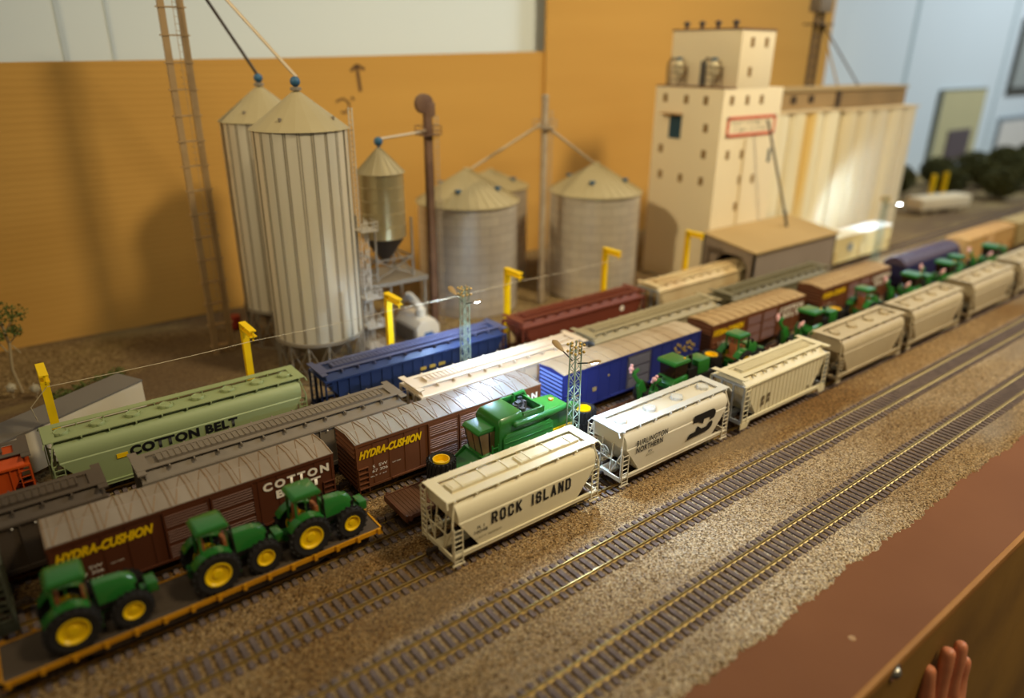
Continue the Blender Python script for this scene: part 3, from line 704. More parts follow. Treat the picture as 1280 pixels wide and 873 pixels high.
# combine harvester, cab toward -x
t = empty('combine_harvester', (22.9, Y[3], DZ), 'large green combine harvester on the brown flatcar behind the ROCK ISLAND hopper', 'model combine')
b = M()
b.loft([[(3.9, -1.5, .9), (3.9, 1.5, .9), (3.9, 1.5, 4.15), (3.9, 1.3, 4.4), (3.9, -1.3, 4.4), (3.9, -1.5, 4.15)],
        [(4.1, -1.5, .8), (4.1, 1.5, .8), (4.1, 1.5, 4.4), (4.1, 1.25, 4.72), (4.1, -1.25, 4.72), (4.1, -1.5, 4.4)],
        [(6.1, -1.5, .8), (6.1, 1.5, .8), (6.1, 1.5, 4.5), (6.1, 1.25, 4.82), (6.1, -1.25, 4.82), (6.1, -1.5, 4.5)]])
b.build('body', green, t, bevel=.06)
b = M().box(6.1, 8.1, -1.5, 1.5, .9, 4.0).box(6.1, 8.1, -1.5, -1.3, 4.0, 4.72).box(6.1, 8.1, 1.3, 1.5, 4.0, 4.72).box(7.9, 8.1, -1.3, 1.3, 4.0, 4.72)
b.build('engine_bay', green, t, bevel=.04)
b = M().loft([[(8.1, -1.35, 1.0), (8.1, 1.35, 1.0), (8.1, 1.35, 3.95), (8.1, -1.35, 3.95)], [(10.9, -1.2, 1.4), (10.9, 1.2, 1.4), (10.9, 1.1, 3.85), (10.9, -1.1, 3.85)], [(11.7, -1.0, 1.6), (11.7, 1.0, 1.6), (11.7, .95, 3.0), (11.7, -.95, 3.0)]])
b.build('rear_hood', green, t, bevel=.08)
m = M().prism([(4.2, 1.2), (8.7, 1.2), (8.9, 1.5), (8.9, 3.2), (8.6, 3.5), (4.5, 3.5), (4.2, 3.2)], 'y', -1.64, -1.5).box(4.3, 8.8, -1.7, -1.62, 2.75, 2.85).box(4.3, 8.8, -1.68, -1.62, 3.2, 3.26)
m.build('side_panel', green, t, bevel=.04)
m = M().box(8.9, 11.2, -1.42, -1.34, 2.2, 2.36); m.build('stripe', rim_y, t)
M().prism([(2.35, 3.75), (4.3, 3.75), (4.3, 3.95), (4.15, 4.1), (2.6, 4.1), (2.35, 3.92)], 'y', -.98, 1.05).build('cab_roof', green, t, bevel=.08)
M().loft([[(2.85, -.85, 2.0), (4.2, -.9, 2.0), (4.2, .9, 2.0), (2.85, .85, 2.0)], [(2.5, -.9, 3.77), (4.2, -.93, 3.77), (4.2, .95, 3.77), (2.5, .95, 3.77)]]).build('cab_glass', mat('cab_glass_tan', '8a7050', .15, 0, (60, .6), 0, '2e2218', spec=.7), t)
m = M()
for q in (-1, 1):
    m.bar((2.84, q*.86, 2.0), (2.48, q*.92, 3.8), .05); m.bar((3.5, q*.9, 2.0), (3.4, q*.94, 3.8), .05)
m.bar((2.83, 0, 2.0), (2.48, 0, 3.8), .03)
m.build('cab_pillar', black, t)
M().loft([[(.6, -1.3, .1), (3.9, -1.3, .1), (3.9, 1.3, .1), (.6, 1.3, .1)], [(.8, -1.2, .9), (2.6, -1.25, 2.0), (2.6, 1.25, 2.0), (.8, 1.2, .9)], [(1.2, -1.1, 1.1), (3.9, -1.25, 2.1), (3.9, 1.25, 2.1), (1.2, 1.1, 1.1)]]).build('feeder_house', green, t, bevel=.06)
m = M()
ladder(m, (3.3, -1.45, 1.9), (3.3, -1.45, 2.9), (1, 0, 0), .55, 2, .06); m.box(2.9, 4.1, -1.5, -.95, 1.75, 1.9)
m.build('platform_rail', green, t)
m = M().bar((5.3, -1.62, 4.1), (10.9, -1.5, 4.0), .26, 12).ball((5.3, -1.62, 4.1), .27).bar((10.9, -1.5, 4.0), (11.3, -1.5, 3.7), .26, 12)
m.build('unloading_auger', green, t, smooth=40)
m = M().box(6.2, 7.8, -1.2, 1.2, 4.0, 4.15)
for i in range(16):
    xx = random.uniform(6.2, 7.4); yy = random.uniform(-1.1, .9); m.box(xx, xx+random.uniform(.1, .4), yy, yy+random.uniform(.1, .4), 4.1, 4.3+random.uniform(0, .55))
m.lathe([(.3, 0), (.3, .5)], (6.7, .2, 4.1), 12).path([(6.3, -.9, 4.6), (7.0, -.4, 4.8), (7.5, .5, 4.6)], .08)
m.build('engine', mat('engine_black', '2c2c2e', .35, .3, (200, .5), 0, '9a9ca0'), t)
m = M().path([(7.0, .9, 4.2), (7.0, .95, 4.95), (8.0, 1.0, 5.0), (8.3, 1.0, 4.4)], .16, 8); m.build('exhaust', green, t, smooth=40)
M().lathe([(.2, 0), (.2, .16), (.1, .22)], (10.2, .2, 3.87), 12).build('beacon', mat('beacon_orange', 'e08030', .4), t, smooth=30)
for s in (-1, 1): wheel(t, (10.4, s*1.05, .95), .95, .5, .45, 'y', 16, flip=s)
m = M().box(3.6, 9.5, -.9, .9, .02, 1.0); m.build('chassis', black, t)

def harvester(x, label):
    t = empty('forage_harvester', (x, Y[3], DZ), label, 'model harvester', 'forage harvesters on the flatcars')
    M().box(2.8, 8.6, -.8, .8, .7, 1.7).build('body', black, t, bevel=.1)
    M().prism([(2.6, 1.0), (4.6, 1.0), (4.6, 2.3), (2.8, 2.2), (2.4, 1.7)], 'y', -1.05, 1.05).build('nose', green, t, bevel=.2)
    M().box(2.5, 2.56, -.8, .2, 1.5, 1.7).box(3.0, 4.2, -1.08, -1.05, 1.4, 1.6).build('stripe', rim_y, t)
    M().loft([[(2.9, -.85, 2.25), (4.5, -.85, 2.25), (4.5, .85, 2.25), (2.9, .85, 2.25)], [(2.8, -.92, 3.5), (4.5, -.92, 3.5), (4.5, .92, 3.5), (2.8, .92, 3.5)]]).build('cab_glass', glass_m, t)
    M().prism([(2.5, 3.5), (4.75, 3.5), (4.75, 3.7), (4.6, 3.85), (2.7, 3.85), (2.5, 3.7)], 'y', -1.05, 1.05).build('cab_roof', green, t, bevel=.08)
    M().box(6.2, 7.9, -.8, .8, 1.7, 3.1).build('engine_hood', green, t, bevel=.12)
    M().box(4.8, 6.1, -.85, .85, 1.7, 2.6).bar((5.3, -.5, 2.6), (5.3, -.5, 3.9), .18, 8).build('blower', black, t)
    M().ball((4.2, -.7, 3.92), .1, 8).build('beacon', rim_y, t)
    for s in (-1, 1):
        M().loft([[(.2, s*.35, .3), (1.2, s*.35, .3), (1.2, s*1.0, .3), (.2, s*1.0, .3)], [(-.2, s*.6, 1.9), (.3, s*.5, 2.4), (.4, s*1.1, 2.3), (-.1, s*1.0, 1.8)]]).path([(.1, s*.8, 2.0), (-.3, s*1.2, 2.9), (.4, s*1.3, 3.1)], .2, 6).build('row_unit', green, t, bevel=.05)
        M().ball((-.45, s*1.35, 3.35), .24, 8).ball((-.3, s*1.45, 3.6), .16, 8).ball((-.6, s*1.25, 3.1), .14, 8).build('tip_guard', mat('tip_pink', 'e8b4b8', .5), t, smooth=60)
        wheel(t, (.9, s*1.2, .9), .9, .5, .4, 'y', 16, flip=s); wheel(t, (6.4, s*1.25, .8), .8, .45, .38, 'y', 16, flip=s)
    M().box(.2, 3.3, -.7, .7, .3, 1.2).path([(.6, -.6, 1.2), (1.5, 0, 2.6), (2.4, .3, 2.2)], .14).build('front_frame', black, t)
    return t
hv = harvester(43.9, 'green forage harvester with pink-tipped arms in front of the blue boxcar')
for xx, lb in ((66.3, 'green forage harvester with pink tips beside the third brown boxcar'), (89.5, 'green forage harvester beside the boxcar that passes the shed'), (99.0, 'farthest green forage harvester beside the purple round-roofed car'), (114.0, 'dim green forage harvester at the far right end of the machinery')):
    dup(hv, (xx, Y[3], DZ), lb)

# ------------------------------------------------------------------ lattice lamp towers
tower_m = mat('pale_green_tower', '93a596', .4, .2, (200, .4), 0, '6c7450'); brass = mat('brass_beads', 'c8a860', .35, .5)
lampshell = mat('lamp_shell_tan', '9a8058', .4)
led = bpy.data.materials.new('lit_lamp'); led.use_nodes = True
e_ = led.node_tree.nodes['Principled BSDF']; e_.inputs['Emission Color'].default_value = (.85, .95, 1, 1); e_.inputs['Emission Strength'].default_value = 90; e_.inputs['Base Color'].default_value = (1, 1, 1, 1)
def tower(x, y, label, watts, arms=((0, -1), (0, 1)), zl=9.5, aim=.6):
    t = empty('lamp_tower', (x, y, 0), label, 'model lamp tower')
    h, zt = .36, 10.9; m = M()
    for a in (-1, 1):
        for b in (-1, 1): m.bar((a*h, b*h, -.35), (a*h*.8, b*h*.8, zt), .055)
    n_ = 22
    for i in range(n_):
        z0, z1 = -.2+i*(zt+.1)/n_, -.2+(i+1)*(zt+.1)/n_; q = -1 if i % 2 else 1
        hh = h*(1-.2*i/n_)
        for s in (-1, 1): m.bar((-q*hh, s*hh, z0), (q*hh, s*hh, z1), .032); m.bar((s*hh, -q*hh, z0), (s*hh, q*hh, z1), .032)
    m.box(-.5, .5, -.5, .5, -.36, -.25)
    m.build('lattice_mast', tower_m, t)
    m = M()
    for z in (10.2, 10.75):
        for a in (-1, 0, 1):
            for b in (-1, 0, 1):
                if a or b: m.ball((a*.42, b*.42, z), .12, 8)
    m.build('insulator', brass, t, smooth=60)
    for ax, ay in arms:
        ex, ey = ax*1.35, ay*1.35
        M().path([(ax*.3, ay*.3, zl-.15), (ax*.8, ay*.8, zl+.05), (ex, ey, zl+.25)], .05).build('lamp_arm', black, t)
        hd = M(); d = Vector((ax, ay, .42)).normalized(); o = Vector((ex, ey, zl+.25)); sd = Vector((-ay, ax, 0))
        rings = []
        for q, rr in ((0, .08), (.25, .2), (.7, .33), (1.1, .3), (1.35, .08)):
            c = o+d*q; rings.append([c+sd*rr*math.cos(k*math.pi/5)+Vector((0, 0, 1))*max(0, rr*.6*math.sin(k*math.pi/5)) for k in range(10)])
        hd.loft(rings); ho = hd.build('lamp_head', lampshell, t, smooth=50)
        nrm = Vector((ax*.42, ay*.42, -1)).normalized(); c = o+d*.72+nrm*.04; pz = sd
        m = M()
        if ay > 0: m.add([c+(d*math.cos(k*math.pi/6)*.3+pz*math.sin(k*math.pi/6)*.22) for k in range(12)], [tuple(range(12))])
        else: m.loft([[c+(d*math.cos(k*math.pi/6)*.3+pz*math.sin(k*math.pi/6)*.22) for k in range(12)], [c+nrm*.06+(d*math.cos(k*math.pi/6)*.2+pz*math.sin(k*math.pi/6)*.14) for k in range(12)]])
        m.build('lamp_lens', led, ho)
        ld = bpy.data.lights.new('tower_lamp_light', 'SPOT'); ld.energy = watts; ld.color = (.46, .68, 1); ld.shadow_soft_size = .003; ld.spot_size = R(150); ld.spot_blend = .6
        lo = bpy.data.objects.new('tower_lamp_light', ld); COL.objects.link(lo); lo.parent = t; lo.location = (c+nrm*.12)*S
        lo.rotation_euler = Vector((ax*(aim if ay > 0 else .6), ay*(aim if ay > 0 else .6), -1)).to_track_quat('-Z', 'Y').to_euler()
    return t
tower(33.2, 15.2, 'pale green lattice lamp tower with two lamp heads between the combine and the emblem hopper', .6)
tower(34.2, 31.3, 'lattice lamp tower standing between the dark blue and pinkish beige hoppers', .5)
tower(111.5, 31.0, 'far lattice lamp tower with a glowing lamp in front of the cream silo block', .6, aim=1.8, arms=((.05, -.99), (.75, .66)))

# ------------------------------------------------------------------ yellow posts and their cable
yp = [1.7, 16.3, 29.9, 44.2, 58.8, 73.8]; plabs = ['leftmost yellow angled post behind the green hopper', 'yellow post behind the right end of the green hopper', 'yellow post in front of the pump house', 'yellow post where the blue and maroon hoppers meet', 'yellow post in front of the right round bin', 'yellow post in front of the white elevator']
for i, xx in enumerate(yp):
    t = empty('crane_post', (xx, 38.0, -.35), plabs[i], 'yellow post', None)
    m = M().box(-.28, .28, .15, .25, 0, 9.6).box(-.28, .28, -.25, -.15, 0, 9.6).box(-.06, .06, -.2, .2, 0, 9.6); m.build('post', yellow, t)
    m = M().box(-.28, .28, -2.4, .3, 9.62, 9.74).box(-.28, .28, -2.4, .3, 9.14, 9.24).box(-.06, .06, -2.4, .3, 9.2, 9.7); m.build('arm', yellow, t)
    M().bar((0, -2.2, 8.8), (0, -2.2, 9.2), .08).build('hook', yellow, t)
m = M(); pts = [(xx, 35.8, 8.5-.0) for xx in yp]
pts = [(yp[0], 35.8, 8.45), (yp[1], 35.8, 8.45), (yp[2], 35.8, 8.45), (yp[3], 35.8, 8.5), (yp[4], 35.8, 8.5)]
for a, b in zip(pts, pts[1:]):
    q = [(a[0]+(b[0]-a[0])*j/6, 35.8, a[2]+(b[2]-a[2])*j/6-.12*math.sin(math.pi*j/6)) for j in range(7)]; m.path(q, .024, 5)
m.path([(yp[0], 35.8, 8.45), (yp[0]-1.2, 36.2, 7.0), (yp[0]-1.0, 37, 5.5)], .03, 5)
tag(m.build('safety_cable', mat('cable_grey', 'c8b898', .5)), 'thin pale cable strung between the yellow posts above the rear track', 'cable')

# ------------------------------------------------------------------ silos and bins
metal_s = mat('galvanized_tan', 'e2dac6', .36, .4, (10, .4), .05, 'b09858', stretch=(1, 1, .25)); metal_b = mat('galvanized_grey', 'a49684', .42, .6, (22, .4), .1, '7c6a54'); roof_c = mat('bin_roof_tan', 'aa9c78', .55, .15, (14, .3), 0, '8c7c54')
steel = mat('steel_frame_grey', '8a8070', .55, .3); ball_b = mat('blue_ball', '2c5878', .5); rustleg = mat('rusty_leg_brown', '5c4234', .6, 0, (40, .6), .2, '8a6c50')
def tall_silo(x, y, Rr, label, zb=4.1, ze=24.0, za=27.3):
    t = empty('grain_silo', (x, y, -.35), label, 'grain silo', 'tall hopper-bottomed silos'); o = .35
    n_ = 72; rings = []
    for z in (zb, ze):
        rings.append([((Rr+(.025 if k % 2 else -.025))*math.cos(2*math.pi*k/n_), (Rr+(.025 if k % 2 else -.025))*math.sin(2*math.pi*k/n_), z+o) for k in range(n_)])
    m = M().loft(rings)
    m.build('silo_wall', metal_s, t, smooth=30)
    m = M()
    for k in range(22):
        a = 2*math.pi*k/22
        for d in (-.022, .022): m.bar((Rr*1.005*math.cos(a+d), Rr*1.005*math.sin(a+d), zb+o), (Rr*1.005*math.cos(a+d), Rr*1.005*math.sin(a+d), ze+o), .04)
    m.build('stiffener', mat('stiffener_dark', '9a8e78', .4, .5), t)
    n_ = 40
    rr = [[((Rr+.2)*(1-f*.95)*(1+(.012 if k % 2 else 0))*math.cos(2*math.pi*k/n_), (Rr+.2)*(1-f*.95)*(1+(.012 if k % 2 else 0))*math.sin(2*math.pi*k/n_), ze+o+f*(za-ze)) for k in range(n_)] for f in (0, .5, 1)]
    rf = M().loft(rr); rf.build('silo_roof', roof_c, t)
    m = M()
    for a in (-140, -50, 30, 120):
        m.bar((Rr*.78*math.cos(R(a)), Rr*.78*math.sin(R(a)), ze+o+.6), (Rr*.8*math.cos(R(a)), Rr*.8*math.sin(R(a)), ze+o+1.15), .14, 8)
    m.lathe([(.5, 0), (.5, .25), (.35, .3)], (0, 0, za+o), 14)
    m.build('roof_vent', steel, t)
    M().bar((0, 0, za+o), (0, 0, za+o+.5), .18, 8).ball((0, 0, za+o+.75), .46, 14).build('cap_ball', ball_b, t, smooth=60)
    M().lathe([(.3, .6), (Rr*.98, zb+o)], (0, 0, 0), 40).build('hopper_cone', steel, t, smooth=40)
    m = M(); m.lathe([(Rr+.1, zb+o-.35), (Rr+.15, zb+o-.3), (Rr+.15, zb+o+.02), (Rr+.05, zb+o+.05)], (0, 0, 0), 48, cap=False)
    n_ = 14
    for k in range(n_):
        a, b = 2*math.pi*k/n_, 2*math.pi*(k+1)/n_
        A = lambda q, z: (Rr*1.0*math.cos(q), Rr*1.0*math.sin(q), z)
        m.bar(A(a, 0), A(a, zb+o), .12); m.bar(A(a, .2), A(b, zb), .06); m.bar(A(b, .2), A(a, zb), .06); m.bar(A(a, .1), A(b, .1), .06)
    m.build('leg_frame', steel, t)
    return t
tall_silo(26.1, 46, 4.3, 'front tall ribbed grain silo on lattice legs with blue ball cap')
tall_silo(26.7, 57.3, 4.25, 'rear tall grain silo half hidden behind the front one', ze=23.9)

def bin_(x, y, Rr, ze, za, label):
    t = empty('grain_bin', (x, y, -.35), label, 'grain bin', 'broad round grain bins'); o = .35
    n_ = 64; m = M(); rings = []
    for i in range(46):
        z = (ze+o)*i/45; q = Rr+(.03 if i % 2 else -.03); rings.append([(q*math.cos(2*math.pi*k/n_), q*math.sin(2*math.pi*k/n_), z) for k in range(n_)])
    m.loft(rings)
    m.build('bin_wall', bin_m, t, smooth=60)
    m = M().lathe([(Rr+.25, ze+o-.08), (Rr+.25, ze+o), (.5, za+o), (.45, za+o+.25)], (0, 0, 0), 40)
    for k in range(32):
        a = 2*math.pi*k/32; m.bar(((Rr+.25)*math.cos(a), (Rr+.25)*math.sin(a), ze+o+.02), (.5*math.cos(a), .5*math.sin(a), za+o+.02), .05, 3)
    m.build('bin_roof', roof_c, t, smooth=20)
    for a in (-140, -60, 35, 110):
        cx, cy, cz = Rr*.66*math.cos(R(a)), Rr*.66*math.sin(R(a)), ze+o+(za-ze)*.36
        M().bar((cx, cy, cz), (cx, cy, cz+.35), .16, 8).box(cx-.32, cx+.32, cy-.26, cy+.26, cz+.35, cz+.6).build('roof_vent', ball_b, t)
    return t
# sheet pattern for the bins: offset rectangular sheets with slightly different sheen
bin_m = bpy.data.materials.new('corrugated_bin_sheets'); bin_m.use_nodes = True
N = bin_m.node_tree.nodes; L_ = bin_m.node_tree.links; b_ = N['Principled BSDF']; b_.inputs['Metallic'].default_value = .5; b_.inputs['Roughness'].default_value = .36
tc = N.new('ShaderNodeTexCoord'); sx = N.new('ShaderNodeSeparateXYZ'); L_.new(tc.outputs['Object'], sx.inputs[0])
at = N.new('ShaderNodeMath'); at.operation = 'ARCTAN2'; L_.new(sx.outputs[1], at.inputs[0]); L_.new(sx.outputs[0], at.inputs[1])
mu = N.new('ShaderNodeMath'); mu.operation = 'MULTIPLY'; mu.inputs[1].default_value = .06; L_.new(at.outputs[0], mu.inputs[0])
cb = N.new('ShaderNodeCombineXYZ'); L_.new(mu.outputs[0], cb.inputs[0]); L_.new(sx.outputs[2], cb.inputs[1])
br = N.new('ShaderNodeTexBrick'); br.inputs['Scale'].default_value = 1; br.inputs['Brick Width'].default_value = .026; br.inputs['Row Height'].default_value = .0115; br.inputs['Mortar Size'].default_value = .0004
br.inputs['Color1'].default_value = hexc('d0c6b4'); br.inputs['Color2'].default_value = hexc('c4b9a8'); br.inputs['Mortar'].default_value = hexc('a89c8e')
L_.new(cb.outputs[0], br.inputs['Vector']); L_.new(br.outputs[0], b_.inputs['Base Color'])
bin_(50.5, 54.6, 6.3, 13.4, 17.1, 'round corrugated grain bin between the brown leg and the pale leg')
bin_(67.9, 49.6, 6.1, 13.55, 17.0, 'round corrugated grain bin beside the white elevator')
bin_(60.9, 64.0, 5.3, 12.9, 15.0, 'round grain bin peeking out behind the middle one')

# small hopper bin on its stand
t = empty('hopper_bin', (35.6, 49, -.35), 'small galvanized hopper bin with cone bottom on a steel stand', 'grain bin')
M().lathe([(.2, 9.2), (2.35, 12.3)], (0, 0, 0), 32).build('cone', mat('dark_cone', '4c4238', .5, .4), t, smooth=30)
m = M()
prof = [(2.4, 12.3)]
for i in range(5): z = 12.3+i*1.38; prof += [(2.4, z+.05), (2.4, z+1.28), (2.46, z+1.33), (2.4, z+1.38)]
m.lathe(prof, (0, 0, 0), 40); m.build('bin_wall', mat('galvanized_bright', 'c8b88c', .3, .75, (12, .3)), t, smooth=30)
m = M().lathe([(2.6, 19.15), (.25, 21.6)], (0, 0, 0), 24)
for k in range(16): a = 2*math.pi*k/16; m.bar((2.6*math.cos(a), 2.6*math.sin(a), 19.17), (.25*math.cos(a), .25*math.sin(a), 21.62), .04, 3)
m.build('bin_roof', roof_c, t)
M().bar((0, 0, 21.5), (0, 0, 22.1), .14, 8).ball((0, 0, 22.3), .48, 14).build('cap_ball', ball_b, t, smooth=60)
m = M()
for a in (-1, 1):
    for b in (-1, 1):
        m.bar((a*2.2, b*2.2, 7.9), (a*2.2, b*2.2, 14.5), .14)
    m.bar((a*2.2, -2.2, 8.2), (a*2.2, 2.2, 10.2), .09); m.bar((a*2.2, 2.2, 8.2), (a*2.2, -2.2, 10.2), .09); m.bar((-2.2, a*2.2, 8.2), (2.2, a*2.2, 10.2), .09); m.bar((2.2, a*2.2, 8.2), (-2.2, a*2.2, 10.2), .09)
    m.bar((a*2.2, -2.2, 10.2), (a*2.2, 2.2, 10.2), .1); m.bar((-2.2, a*2.2, 10.2), (2.2, a*2.2, 10.2), .1)
m.build('bin_stand', steel, t)
m = M().box(-4.3, 3.6, -3.0, 3.0, 7.5, 7.95)
for a in (-4.1, -1, 3.3):
    for b in (-2.7, 2.7): m.bar((a, b, 0), (a, b, 7.6), .16)
for b in (-2.9, 2.9):
    for z in (8.5, 9.0): m.bar((-4.2, b, z), (-2.5, b, z), .06)
m.bar((-4.1, -2.7, 2), (-1, -2.7, 6.5), .07); m.bar((-1, -2.7, 2), (-4.1, -2.7, 6.5), .07)
m.build('platform_frame', steel, t)
# pump housing in front of it
t = empty('pump_house', (38.4, 46.6, -.35), 'white machine housing with small blue panel under the hopper bin stand', 'machine housing')
wm = mat('white_housing', 'cfc6b4', .45)
M().prism([(-1.5, 0), (1.5, 0), (1.5, 2.2), (.9, 3.0), (-.9, 3.0), (-1.5, 2.2)], 'y', -1.6, 3.5).build('housing', wm, t, bevel=.15)
M().box(-.55, .55, -1.68, -1.58, .7, 1.6).build('blue_panel', mat('panel_blue', '2c5a94', .5), t)
M().lathe([(.6, 2.8), (.6, 4.0), (.3, 4.3)], (0, .0, 0), 14).path([(0, 0, 4.0), (0, 2.5, 4.8), (0, 3.2, 4.4)], .5, 10).build('duct', wm, t, smooth=30)
M().box(-1.7, -1.45, -1.2, 3, .3, 2.0).build('side_box', mat('housing_grey', '6e6860', .6), t); M().box(1.45, 1.7, -1.2, 3, .3, 2.0).build('side_box', mat('housing_grey', '6e6860', .6), t)

# stair/ladder tower by the front silo
t = empty('ladder_tower', (31.5, 45.8, -.35), 'pale caged ladder tower with small platforms right of the front tall silo', 'ladder tower')
lt = mat('pale_steel', 'c0b8a8', .5, .1); m = M()
for a, b in ((-.3, -.3), (.45, -.3), (.45, .45), (-.3, .45)): m.bar((a, b, 0), (a, b, 15.0 if a > 0 else 26), .07)
m.bar((-.3, -.3, 15), (-.3, -.3, 26), .05)
for i in range(52): z = .4+i*.5; m.bar((-.3, -.3, z), (-.3, .45, z), .035)
for i in range(10):
    z = .3+i*1.5; m.bar((.45, -.3, z), (.45, .45, z+1.4), .035); m.bar((-.3, -.3, z), (.45, -.3, z+1.4), .035)
m.build('ladder_frame', lt, t)
for z in (14.0, 6.8, 3.6, 1.2):
    m = M().box(-.5, 1.3, -1.0, .8, z, z+.12)
    for zz in (z+.5, z+.95):
        m.bar((-.5, -1, zz), (1.3, -1, zz), .05); m.bar((1.3, -1, zz), (1.3, .8, zz), .05)
    for a in (-.5, .1, .7, 1.3): m.bar((a, -1, z), (a, -1, z+.95), .05)
    m.build('platform', lt, t)

# ------------------------------------------------------------------ elevator legs and spouts
def leg(x, y, zt, label, m_, twin=.0, head='box', w_=.5, ladm=None):
    t = empty('elevator_leg', (x, y, -.35), label, 'elevator leg', None)
    m = M()
    for s in ((-1, 1) if twin else (0,)): m.box(s*twin-w_/2, s*twin+w_/2, -w_/2, w_/2, 0, zt)
    if twin:
        for i in range(int(zt/2.4)): z = 1+i*2.4; m.box(-twin-w_*.8, twin+w_*.8, -w_*.6, w_*.6, z, z+.12)
    m.build('trunk', m_, t)
    m = M(); xl = twin*.1+(0 if twin else w_/2+.25)
    ladder(m, (xl, -w_/2-.1, .2), (xl, -w_/2-.1, zt-1), (1, 0, 0), .4, int(zt*1.6), .03 if twin else .05)
    for k in range(1, int(zt/7)):
        z = k*7; 
        for zz in (z, z+.6, z+1.2): m.bar((xl-.2, -w_/2-.5, zz), (xl+.6, -w_/2-.5, zz), .035); m.bar((xl-.2, -w_/2-.5, zz), (xl-.2, -w_/2, zz), .035); m.bar((xl+.6, -w_/2-.5, zz), (xl+.6, -w_/2, zz), .035)
    m.build('ladder', ladm or m_, t)
    m = M()
    if head == 'round': m.lathe([(1.05, -.35), (1.05, .35)], (-.4, 0, zt+.2), 20, 'y').box(-.2, .8, -.4, .4, zt-1.2, zt+.3)
    elif head == 'box': m.box(-.35, .35, -.3, .3, zt, zt+.8)
    else: m.box(-1.2, 1.2, -.6, .6, zt, zt+2.0)
    m.build('leg_head', m_, t, bevel=.08)
    if head != 'top':
        m = M().box(-1.1, 1.2, -.9, .9, zt-3.1, zt-3.0)
        for zz in (zt-2.6, zt-2.1):
            for b in (-.9, .9): m.bar((-1.1, b, zz), (1.2, b, zz), .045)
            for a in (-1.1, 1.2): m.bar((a, -.9, zz), (a, .9, zz), .045)
        for a in (-1.1, 0, 1.2):
            for b in (-.9, .9): m.bar((a, b, zt-3.05), (a, b, zt-2.1), .045)
        m.build('platform', m_, t)
    return t
legtan = mat('leg_tan', 'a88c64', .5, .2, (60, .4), 0, '8a6e4c'); legpale = mat('leg_pale', 'b4a48c', .5, .2, (60, .5), 0, '846c54')
leg(19.1, 56.5, 40, 'very tall twin-trunk elevator leg left of the tall silos, rising out of the frame', legtan, twin=.85, head='top', w_=.55)
leg(42.2, 49.9, 25.6, 'rusty brown elevator leg with round head beside the hopper bin', rustleg, head='round', w_=.75, ladm=legpale)
leg(58.3, 49.1, 25.6, 'pale elevator leg with railed platform between the two round bins', legpale, w_=.6)
def spout(p, q, r, label, m_):
    t = M().bar(p, q, r, 8).bar(p, Vector(p)+(Vector(q)-Vector(p)).normalized()*.5, r*1.6, 8).build('grain_spout', m_)
    return tag(t, label, 'grain spout')
sp = mat('spout_pale', 'b8a890', .45, .3)
spout((19.1, 56.3, 41), (26.3, 46, 28.4), .16, 'pale pipe from above the frame down to the front silo ball', sp)
spout((19.1, 57, 41), (26.7, 57.3, 28.3), .16, 'dark pipe from above the frame down to the rear silo ball', mat('spout_dark', '4a4034', .5, .3))
spout((42.0, 49.9, 22.6), (35.8, 49, 22.2), .14, 'short pipe from the brown leg to the small hopper bin', sp)
spout((57.9, 49.3, 22.6), (50.9, 54.2, 17.3), .16, 'pipe from the pale leg down to the middle round bin', sp)
spout((58.8, 49.1, 22.2), (67.4, 49.6, 17.2), .16, 'pipe from the pale leg down to the right round bin', sp)

# ------------------------------------------------------------------ white elevator
ew = mat('elevator_white', 'e6d6b4', .7, 0, (6, .15), .05, 'cdb88c'); win_m = mat('window_brown', '8c6c3c', .6); bluedoor = mat('door_blue', '1e4254', .5)
t = empty('grain_elevator', (80.8, 40, -.35), 'tall white grain elevator headhouse with small windows and red-framed sign', 'grain elevator')
M().box(0, 13.2, 0, 11.6, 0, 26.9).build('headhouse', ew, t, bevel=.05)
M().box(2.4, 9.7, 0.0, 11.4, 26.9, 34.0).build('penthouse', ew, t, bevel=.05)
M().box(2.3, 9.8, -.1, 11.5, 34.0, 34.2).box(-.05, 2.4, -.05, 11.65, 26.88, 27.05).build('roof_edge', mat('roof_edge_brown', '7c5c44', .7), t)
def winL(y, z, w_=.7, h=1.1): return M().box(-.06, .02, y-40-w_/2, y-40+w_/2, z+.35-h/2, z+.35+h/2).box(-.09, -.06, y-40-.04, y-40+.04, z+.35-h/2, z+.35+h/2)
def winF(x, z, w_=.7, h=1.15, y=0): return M().box(x-80.8-w_/2, x-80.8+w_/2, y-.06, y+.02, z+.35-h/2, z+.35+h/2).box(x-80.8-.04, x-80.8+.04, y-.09, y-.06, z+.35-h/2, z+.35+h/2)
for y, z in ((49.76, 25.06), (46.1, 25.0), (42.8, 25.0), (42.4, 21.5), (49.87, 18.2), (42.3, 18.1), (49.6, 14.6), (45.9, 14.5), (42.3, 14.5)): winL(y, z).build('window', win_m, t)
for x, z in ((82.55, 25.1), (85.9, 25.05), (89.1, 25.05), (82.9, 18.1), (86.1, 18.0), (86.3, 14.5), (89.3, 14.4), (86.1, 10.8), (85.5, 32.2), (88.6, 32.2), (85.6, 28.6)): winF(x, z).build('window', win_m, t)
winF(92.6, 17.4, .55, 1.9).build('door', bluedoor, t); winL(47.6, 21.3, 2.1, 3.1).build('door', bluedoor, t)
M().box(2.34, 2.42, 5.2, 6.1, 27.1, 30.2).build('door', bluedoor, t)
M().box(-1.2, .1, 6.5, 9.8, 23.35, 23.5).build('door_hood', mat('door_hood_tan', 'b08a5c', .6), t)
